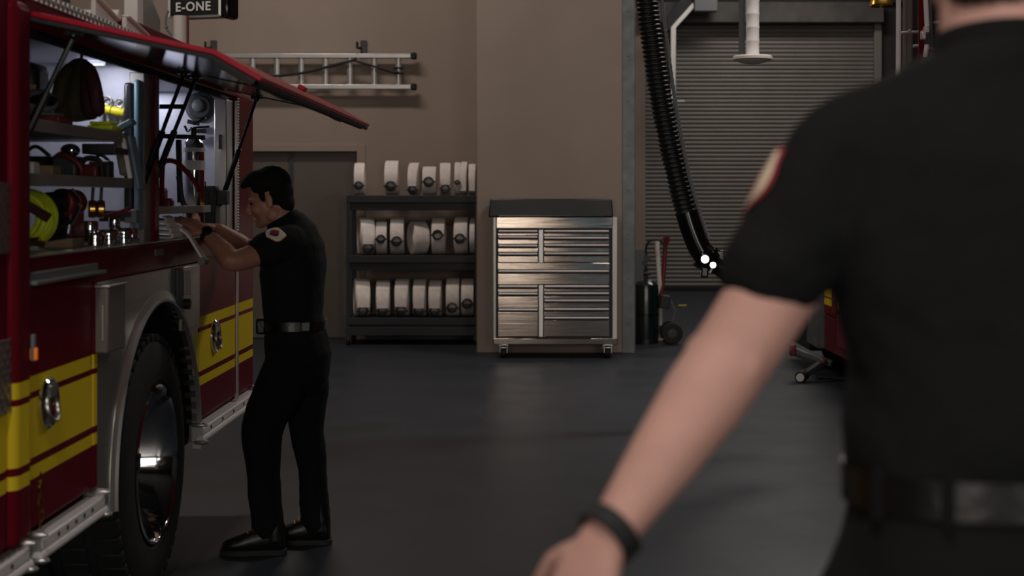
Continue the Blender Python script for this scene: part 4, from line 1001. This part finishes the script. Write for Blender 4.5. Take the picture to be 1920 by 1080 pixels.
def boot(m, sole, ankle, d, L=.285, w=.05):
    """ankle boot pointing along d; sole: centre of the heel on the floor"""
    d = V(d).normalized(); l = V((0, 0, 1)).cross(d); s = V(sole); a = V(ankle)
    def ring(x, hw, z0, z1): z1 = z1*1.13; return [s+d*x+l*hw*math.cos(t)*(1 if True else 0)+V((0, 0, (z0+z1)/2+(z1-z0)/2*math.sin(t))) for t in [2*PI*k/20 for k in range(20)]]
    m.rings([ring(-.045, .022, .02, .07), ring(-.035, .036, .012, .115), ring(0, .041, .012, .125), ring(.05, .040, .012, .115), ring(.09, .043, .012, .10), ring(.14, .050, .012, .082), ring(.185, .050, .012, .068), ring(.215, .040, .012, .058), ring(.232, .018, .02, .045)])
    m.tube([s+d*.0+V((0, 0, .06)), s+d*.0+V((0, 0, .11)), a], [.045, .046, .048], 20)
def sole_mesh(sole, d):
    d = V(d).normalized(); l = V((0, 0, 1)).cross(d); s = V(sole)
    out = [(-.052, 0), (-.046, .028), (-.02, .040), (.05, .040), (.10, .047), (.15, .055), (.20, .050), (.232, .030), (.242, 0)]
    pts = [s+d*x+l*y for x, y in out]+[s+d*x-l*y for x, y in out[-2:0:-1]]
    m = M().prism(pts, (0, 0, .026))
    return m

# ------------------------------------------------------------------ man at the truck
YC = 6.55
def Q(x, y, Y=YC): return P(x, y, Y)
base = Q(555, 372+H*F/YC); base.z = 0
man = thing('person', 'dark haired man in a black uniform reaching into the open red fire engine', 'person', base)
fwd = V((-1, 0, 0))
LA, RA = 6.40, 6.72                        # his near (left) and far (right) side
neck0, neck1 = Q(530, 413), Q(518, 392)
hc_ = Q(508, 374)
pit = math.radians(14)
hf, hu = V((-math.cos(pit), 0, -math.sin(pit))), V((-math.sin(pit), 0, math.cos(pit)))
sk = M()
Rh = head(sk, hc_, hf, hu, 1.02)
sk.tube([Q(542, 440), neck0, Q(523, 398), Q(516, 380)], [.066, .059, .054, .051], 24, round_ends=True)
torso = [(Q(560, 690), .12, .09), (Q(557, 640), .155, .115), (Q(550, 600), .145, .108), (Q(550, 550), .15, .11), (Q(551, 505), .165, .118), (Q(554, 460), .165, .10), (Q(548, 432), .11, .07), (Q(534, 417), .06, .055)]
sk.loft(torso, (0, 1, 0), 28)
eL, wL = Q(437, 490, 6.25), Q(389, 440, 6.33)
eR, wR = Q(466, 466, 6.90), Q(412, 430, 6.80)
sL, sR = Q(540, 455, LA), Q(545, 452, RA)
limb(sk, [sL, sL.lerp(eL, .5)+V((0, 0, -.004)), eL, eL.lerp(wL, .35), wL], [.058, .052, .046, .046, .030])
limb(sk, [sR, sR.lerp(eR, .5), eR, eR.lerp(wR, .35), wR], [.055, .049, .043, .042, .029])
hand(sk, wL+(wL-eL).normalized()*.012, Q(346, 410, 6.36)-wL, (.35, -.55, .8), (-.3, -.6, -.4), .98, (.12, .16, .18, .2), .5)
hand(sk, wR+(wR-eR).normalized()*.01, V((-.95, -.1, .08)), (.1, .35, .9), (-.1, -.9, -.2), .98, (.12, .16, .18, .2), .4)
hipL, kL, aL = Q(553, 668, 6.47), Q(492, 800, 6.44), Q(503, 985, 6.44)
hipR, kR, aR = Q(563, 668, 6.64), Q(575, 802, 6.63), Q(592, 976, 6.63)
limb(sk, [hipL, hipL.lerp(kL, .5), kL, kL.lerp(aL, .3), aL], [.085, .075, .055, .052, .038])
limb(sk, [hipR, hipR.lerp(kR, .5), kR, kR.lerp(aR, .3), aR], [.085, .075, .055, .052, .038])
skin = sk.build('body', 'skin_tan', man, remesh=.0048, sm=4)
# eyes, brows, lips
ey = M(); br = M(); lp_ = M()
for k in (-1, 1):
    ey.ell(hc_+Rh @ V((.083, k*.031, .001)), (.010, .013, .006), Rh, 16, 10)
    br.tube([hc_+Rh @ V((.092, k*.014, .018)), hc_+Rh @ V((.093, k*.030, .023)), hc_+Rh @ V((.080, k*.048, .019))], [.004, .005, .003], 8)
lp_.ell(hc_+Rh @ V((.0945, 0, -.068)), (.006, .017, .004), Rh, 16, 8)
ey.build('eye', 'eye', man); br.build('eyebrow', 'hair_dark', man); lp_.build('mouth', 'lip', man)
# hair
hr = M()
def he(x, y, z, a, b, d): hr.ell(hc_+Rh @ V((x, y, z)), (a, b, d), Rh, 28, 18)
he(-.018, 0, .068, .091, .086, .080); he(-.036, 0, .02, .070, .082, .070); he(-.062, 0, -.025, .038, .062, .052)
he(.040, 0, .112, .054, .066, .032); he(.078, .005, .100, .032, .054, .022); he(.100, .01, .088, .016, .044, .013)
for k in (-1, 1): he(.022, k*.074, .022, .014, .009, .030); he(.03, k*.068, .07, .035, .016, .035)
hr.build('hair', 'hair_dark', man, remesh=.005, sm=4, disp=(.006, .012))
# shirt
shm = M()
shm.loft([(Q(553, 612), .165, .128), (Q(550, 590), .165, .13), (Q(549, 555), .172, .134), (Q(549, 520), .185, .142), (Q(551, 485), .195, .140), (Q(554, 455), .195, .122), (Q(552, 434), .15, .098), (Q(542, 418), .095, .076), (Q(533, 409), .068, .060)], (0, 1, 0), 32)
hemL = sL.lerp(eL, .50); hemR = sR.lerp(eR, .48)
limb(shm, [sL+V((.01, .03, .0)), sL.lerp(eL, .22)+V((0, 0, .005)), hemL], [.082, .079, .069])
limb(shm, [sR+V((.01, -.03, .0)), sR.lerp(eR, .22), hemR], [.080, .076, .068])
shirt = shm.build('shirt', 'uniform', man, remesh=.0075, sm=4, disp=(.012, .09))
M().rings([[Q(529, 414)+V((.066*math.cos(a), .066*math.sin(a), .036*math.cos(a)+z)) for a in [2*PI*k/28 for k in range(28)]] for z in (-.03, -.008, .014)]+
          [[Q(529, 414)+V((.058*math.cos(a), .058*math.sin(a), .036*math.cos(a)+z)) for a in [2*PI*k/28 for k in range(28)]] for z in (.014, -.008, -.03)], cap=False).build('collar', 'uniform', man)
# belt and pouch
def belt_ring(spec_c, hw, hd, z0, z1, lat, th=.006, n=48, e=2.3):
    m = M(); R = []
    for z, gr in ((z0, 0), (z1, 0), (z1, th), (z0, th)):
        ring = []
        for k in range(n):
            c_, s_ = math.cos(2*PI*k/n), math.sin(2*PI*k/n)
            x = math.copysign(abs(c_)**(2/e), c_); y = math.copysign(abs(s_)**(2/e), s_)
            ring.append(V(spec_c)+V(lat)*x*(hw+gr)+V((0, 0, 1)).cross(V(lat))*y*(hd+gr)+V((0, 0, z)))
        R.append(ring)
    return m.rings(R, closed=True)
bc = Q(553, 607)
bel = belt_ring(bc, .170, .133, -.020, .020, (0, 1, 0)).build('belt', 'leather', man)
M().obox(bc+V((-.135, -.07, -.005)), (.045, .06, .07)).build('belt_pouch', 'leather', bel, bevel=.01)
M().obox(bc+V((.072, -.158, 0)), (.034, .012, .036), Matrix.Rotation(.35, 3, 'Z')).build('belt_keeper', 'grey_plastic', bel, bevel=.003)
# trousers
tr = M()
tr.loft([(Q(553, 603), .164, .127), (Q(556, 630), .172, .138), (Q(560, 665), .176, .145), (Q(562, 705), .165, .13), (Q(560, 735), .12, .09)], (0, 1, 0), 30)
limb(tr, [hipL+V((0, -.005, 0)), Q(520, 735, 6.45), kL, Q(494, 880, 6.44), Q(502, 988, 6.44)], [.118, .108, .092, .076, .070])
limb(tr, [hipR+V((.01, 0, 0)), Q(574, 735, 6.63), kR, Q(586, 880, 6.63), Q(592, 982, 6.63)], [.115, .100, .080, .066, .066])
tr.build('trousers', 'uniform_trousers', man, remesh=.0085, sm=4, disp=(.016, .12))
# boots
for sole, ank, dd, yy in ((Q(516, 0, 6.43), aL, (-1, -.03, 0), 6.43), (Q(601, 0, 6.62), aR, (-1, .02, 0), 6.62)):
    sole.z = 0.0
    b = M(); boot(b, sole, V((ank.x+.004, yy, .20)), dd)
    bo = b.build('boot', 'boot_leather', man, remesh=.006, sm=3)
    sole_mesh(sole, dd).build('sole', 'black_rubber', bo, bevel=.004)
    el = M()
    for k in range(4):
        p = sole+V(dd).normalized()*(.115-.022*k)+V((0, 0, .096+.013*k))
        for s_ in (-1, 1): el.ell(p+V((0, s_*.020-.0, 0)), (.005, .005, .005), n=8, m=6)
        el.tube([p+V((0, -.024, 0)), p+V((-.004, 0, .010)), p+V((0, .024, 0))], .003, 6)
    el.build('lace', 'brass', bo)
# watch
wd = (wL-eL).normalized()
wc_ = wL-wd*.006
wt = M().lathe([(.0325, -.013), (.036, -.011), (.036, .011), (.0325, .013)], wc_, wd, 28, closed=True).build('wrist_watch', 'black_plastic', man)
M().cyl(wc_+V((.0, -.028, .018)), wc_+V((.004, -.040, .026)), .021, n=24).build('watch_case', 'black_gloss', wt, bevel=.002)
# sleeve patch
def patch(parent, target, axis0, axis1, u0, u1, r, a0, half, out, layers, up=None):
    """shield bent round a sleeve: axis point, outward direction"""
    A, B = V(axis0), V(axis1); ax = (B-A).normalized(); o = V(out); o = (o-ax*o.dot(ax)).normalized(); s = ax.cross(o); L = (B-A).length
    prev = parent
    for nm, mt, grow, shape, off in layers:
        m = M(); n = 14; rows = []
        for i in range(n+1):
            t = i/n; w_ = shape(t)
            u = u0+(u1-u0)*(.5+(t-.5)*grow)
            row_ = []
            for j in range(11):
                ang = a0+half*grow*w_*(j/5-1)
                row_.append(A+ax*L*u+(o*math.cos(ang)+s*math.sin(ang))*(r+off))
            rows.append(row_)
        vs = [p for row_ in rows for p in row_]
        fs = [(i*11+j, i*11+j+1, (i+1)*11+j+1, (i+1)*11+j) for i in range(n) for j in range(10)]
        m.add(vs, fs)
        ob = m.build(nm, mt, prev)
        sw = ob.modifiers.new('w', 'SHRINKWRAP'); sw.target = target; sw.wrap_method = 'NEAREST_SURFACEPOINT'; sw.wrap_mode = 'ABOVE_SURFACE'; sw.offset = off
        so = ob.modifiers.new('t', 'SOLIDIFY'); so.thickness = .0015; so.offset = 0
        if prev is parent: prev = ob
def shield(t): return (.80+.25*math.sin(PI*t*.9)) if t < .55 else max(.12, 1.03*(1-((t-.55)/.45)**2.2))
def band(lo, hi): return lambda t: (.75 if lo < t < hi else .02)
lay = [('sleeve_patch', 'patch_red', 1.0, shield, .003), ('patch_field', 'cream', .93, shield, .0045), ('patch_band', 'patch_blue', .55, lambda t: .9*math.sin(PI*max(.03, min(.97, t))), .006), ('patch_bar', 'patch_red', .34, lambda t: .8, .0072)]
patch(man, shirt, sL+V((.0, .0, .02)), eL, .12, .43, .078, 0, .62, (.0, -.75, .55), lay)

# ------------------------------------------------------------------ near man, seen from behind
YN = 1.76
def N_(x, y, Y=YN): return P(x, y, Y)
cxp = 1876
nb = N_(cxp, 372); nb.z = 0
near = thing('person', 'man in a black short sleeved uniform walking away, seen from behind close up', 'person', nb)
k_ = YN/F
def T(y, hw_px, hd, dx=0, dy=0): return (N_(cxp+dx, y)+V((0, dy, 0)), hw_px*k_, hd)
nk = N_(cxp+2, 60); hcN = N_(cxp+2, -150)+V((0, .055, 0))
sk = M()
RhN = head(sk, hcN, (.15, 1, -.04), (0, 0, 1), 1.06)
sk.tube([N_(cxp, 160), N_(cxp, 90), N_(cxp+1, 20)+V((0, .012, 0)), N_(cxp+2, -70)+V((0, .03, 0))], [.078, .071, .069, .066], 30, round_ends=True)
sk.loft([T(1130, 285, .11), T(1000, 285, .115), T(880, 262, .105), T(740, 265, .105), T(600, 285, .115), T(460, 300, .12), T(330, 300, .115), T(230, 280, .09), T(160, 180, .075), T(110, 112, .07)], (1, 0, 0), 32)
sA, eA, wA = N_(1606, 305, 1.77), N_(1370, 672, 1.74), N_(1155, 985, 1.66)
sB, eB, wB = N_(2150, 280, 1.77), N_(2300, 680, 1.84), N_(2290, 1000, 2.05)
limb(sk, [sA, sA.lerp(eA, .35), sA.lerp(eA, .72), eA, eA.lerp(wA, .25), eA.lerp(wA, .6), wA], [.054, .052, .0515, .050, .0495, .041, .0285], 24)
limb(sk, [sB, sB.lerp(eB, .35), sB.lerp(eB, .72), eB, eB.lerp(wB, .25), eB.lerp(wB, .6), wB], [.066, .055, .0525, .048, .048, .040, .0285], 24)
hand(sk, wA+(wA-eA).normalized()*.02, N_(1085, 1140, 1.66)-wA, (-.45, -.75, .25), (-.7, .6, .2), 1.04, (.35, .42, .5, .58), .5)
hand(sk, wB+(wB-eB).normalized()*.02, V((-.02, .3, -.9)), (.9, -.3, 0), (0, .9, .3), 1.04, (.35, .42, .5, .58), .5)
hipA, hipB = N_(1745, 1110), N_(2005, 1110)
kA, kB = V((nb.x-.12, YN-.02, .58)), V((nb.x+.11, YN+.20, .60))
aA, aB = V((nb.x-.13, YN-.20, .13)), V((nb.x+.10, YN+.22, .10))
limb(sk, [hipA, hipA.lerp(kA, .5), kA, kA.lerp(aA, .3), aA], [.098, .088, .062, .062, .042])
limb(sk, [hipB, hipB.lerp(kB, .5), kB, kB.lerp(aB, .3), aB], [.098, .088, .062, .062, .042])
sk.ell(eA+V((.014, -.032, -.004)), (.021, .018, .026))
sk.ell(eA+V((-.034, .0, .0)), (.022, .026, .030))
nskin = sk.build('body', 'skin', near, remesh=.0045, sm=4)
ey = M()
for k in (-1, 1): ey.ell(hcN+RhN @ V((.087, k*.033, .001)), (.010, .013, .006), RhN, 16, 10)
ey.build('eye', 'eye', near)
hr = M()
def he(x, y, z, a, b, d): hr.ell(hcN+RhN @ V((x, y, z)), (a, b, d), RhN, 28, 18)
he(-.024, 0, .068, .108, .092, .083); he(-.048, 0, .02, .076, .087, .075); he(-.072, 0, -.035, .050, .075, .060); he(-.082, 0, -.088, .040, .060, .034)
for k in (-1, 1): he(.022, k*.078, .022, .014, .009, .030)
hr.build('hair', 'hair_brown', near, remesh=.006, sm=3, disp=(.010, .012))
shm = M()
shm.loft([T(905, 284, .125), T(865, 288, .130), T(800, 290, .134), T(700, 286, .134), T(600, 302, .136), T(500, 318, .138), T(400, 325, .136), T(300, 320, .124), T(235, 312, .105), T(190, 270, .095), T(150, 205, .088), T(118, 160, .084), T(95, 118, .080), T(80, 106, .076)], (1, 0, 0), 40, 2.3)
hemA = N_(1449, 524, 1.75); hemB = sB.lerp(eB, .66)
limb(shm, [N_(1645, 258), N_(1594, 292), N_(1546, 358), N_(1494, 448), hemA], [.066, .069, .067, .064, .063], 28)
limb(shm, [N_(2110, 250), sB, sB.lerp(eB, .3), hemB], [.075, .078, .070, .060], 28)
nshirt = shm.build('shirt', 'uniform', near, remesh=.007, sm=5, disp=(.030, .16))
cl = []
cc = N_(cxp+1, 94)
for rx, ry, z in ((.084, .080, -.035), (.081, .076, .0), (.077, .072, .018), (.0715, .0665, .018), (.073, .068, -.035)):
    cl.append([cc+V((rx*math.cos(a), ry*math.sin(a)+.004, z-.014*math.sin(a)*1.0)) for a in [2*PI*k/40 for k in range(40)]])
M().rings(cl, cap=False).build('collar', 'uniform', near)
# shoulder seam and back yoke are stitched folds of the shirt
bcN = N_(cxp, 902)
M_b = belt_ring(bcN, 285*k_, .128, -.022, .022, (1, 0, 0), .006).build('belt', 'leather', near)
for ang in (-2.05, -1.15, -2.6):
    lo = M()
    c_, s_ = math.cos(ang), math.sin(ang)
    lo.obox(bcN+V((math.copysign(abs(c_)**(2/2.3), c_)*(285*k_+.008), math.copysign(abs(s_)**(2/2.3), s_)*(.128+.008), 0)), (.014, .012, .06), Matrix.Rotation(ang+PI/2, 3, 'Z'))
    lo.build('belt_loop', 'uniform_trousers', M_b, bevel=.002)
tr = M()
tr.loft([T(898, 281, .124), T(940, 284, .128), T(1010, 300, .140), T(1080, 312, .148), T(1180, 305, .145), T(1270, 240, .11)], (1, 0, 0), 36)
limb(tr, [hipA+V((-.01, 0, 0)), hipA.lerp(kA, .5), kA, kA.lerp(aA, .5), aA+V((0, 0, -.02))], [.125, .112, .092, .080, .076])
limb(tr, [hipB+V((.01, 0, 0)), hipB.lerp(kB, .5), kB, kB.lerp(aB, .5), aB+V((0, 0, -.02))], [.125, .112, .092, .080, .076])
tr.build('trousers', 'uniform_trousers', near, remesh=.009, sm=4, disp=(.016, .14))
for ank in (aA, aB):
    sole = V((ank.x, ank.y-.01, 0)); dd = V((0.05, 1, 0))
    b = M(); boot(b, sole, V((ank.x, ank.y, .20)), dd)
    bo = b.build('boot', 'boot_leather', near, remesh=.006, sm=3)
    sole_mesh(sole, dd).build('sole', 'black_rubber', bo, bevel=.004)
ad_ = (wA-eA).normalized()
wc_ = wA+ad_*.012
tilt = (ad_+V((.12, 0, .38))).normalized()
M().lathe([(.0318, -.0125), (.0365, -.011), (.0365, .011), (.0318, .0125)], wc_+V((0, 0, 0)), tilt, 36, closed=True).build('wristband', 'black_rubber', near)
lay2 = [('sleeve_patch', 'patch_red', 1.0, shield, .003), ('patch_field', 'cream', .88, shield, .0045), ('patch_bar', 'patch_red', .45, lambda t: .5, .006)]
patch(near, nshirt, N_(1560, 315), N_(1434, 548, 1.75), .06, .60, .066, 0, .75, (-1, .30, .35), lay2)
# ================================================================== light and camera
def area(name, loc, rot, sx, sy, power, col=(1, 1, 1), spread=PI):
    l = bpy.data.lights.new(name, 'AREA'); l.shape = 'RECTANGLE'; l.size = sx; l.size_y = sy; l.energy = power; l.color = col; l.spread = spread
    o = bpy.data.objects.new(name, l); C.objects.link(o); o.location = loc; o.rotation_euler = rot
    return o
WARM, NEU, COOL = (1, .89, .81), (1, .94, .88), (.86, .9, 1)
area('hall_light', (-2.6, 13.4, 6.3), (0, 0, 0), 2.4, .5, 100, WARM)
area('hall_light', (-3.6, 4.0, 6.3), (0, 0, 0), .5, 2.4, 60, WARM)
area('hall_light', (-.55, -.6, 6.3), (0, 0, 0), .5, 2.4, 120, NEU)
area('hall_light', (3.8, 22.4, 6.3), (0, 0, 0), 2.4, .6, 75, NEU)
area('hall_light', (3.6, 17.0, 6.3), (0, 0, 0), 2.4, .6, 90, NEU)
area('hall_light', (3.4, 11.0, 6.3), (0, 0, 0), 2.4, .5, 150, NEU)
# unseen lights added behind the camera for fill and reflections
area('rear_fill', (-2.2, -5.8, 2.2), (PI/2, 0, 0), 1.6, 3.0, 100, NEU)
area('rear_fill', (-.55, -5.85, 1.9), (PI/2, 0, 0), .6, 3.6, 45, (1, .86, .74))
area('rear_fill', (1.0, -5.8, 1.9), (PI/2, 0, 0), .10, 3.6, 5, (.5, .78, 1))
area('rear_fill', (3.6, -5.8, 2.2), (PI/2, 0, 0), 2.0, 3.0, 130, NEU)
# strip lamps of the compartments
area('compartment_lamp', (XS-.18, 5.46, ZO+.01), (math.radians(15), 0, 0), .10, .04, 1.1, COOL)
area('compartment_lamp', (XS-.40, 6.98, ZO+.01), (math.radians(15), 0, 0), .12, .04, 1.2, COOL)
w = bpy.data.worlds.new('World'); SC.world = w; w.use_nodes = True
w.node_tree.nodes['Background'].inputs['Color'].default_value = (.02, .02, .02, 1)
w.node_tree.nodes['Background'].inputs['Strength'].default_value = 1

cam = bpy.data.cameras.new('camera'); co = bpy.data.objects.new('camera', cam); C.objects.link(co)
co.location = (0, 0, H); co.rotation_euler = (PI/2, 0, 0)
cam.sensor_width = 36; cam.lens = F/1920*36; cam.shift_x = (960-CX)/1920; cam.shift_y = -(540-CY)/1920
cam.clip_start = .05; cam.clip_end = 100
cam.dof.use_dof = True; cam.dof.focus_distance = 8.0; cam.dof.aperture_fstop = 3.2
SC.camera = co
vs = SC.view_settings; vs.view_transform = 'Standard'; vs.look = 'None'; vs.gamma = 1; vs.use_curve_mapping = False; vs.exposure = 0
SC.cycles.use_denoising = True
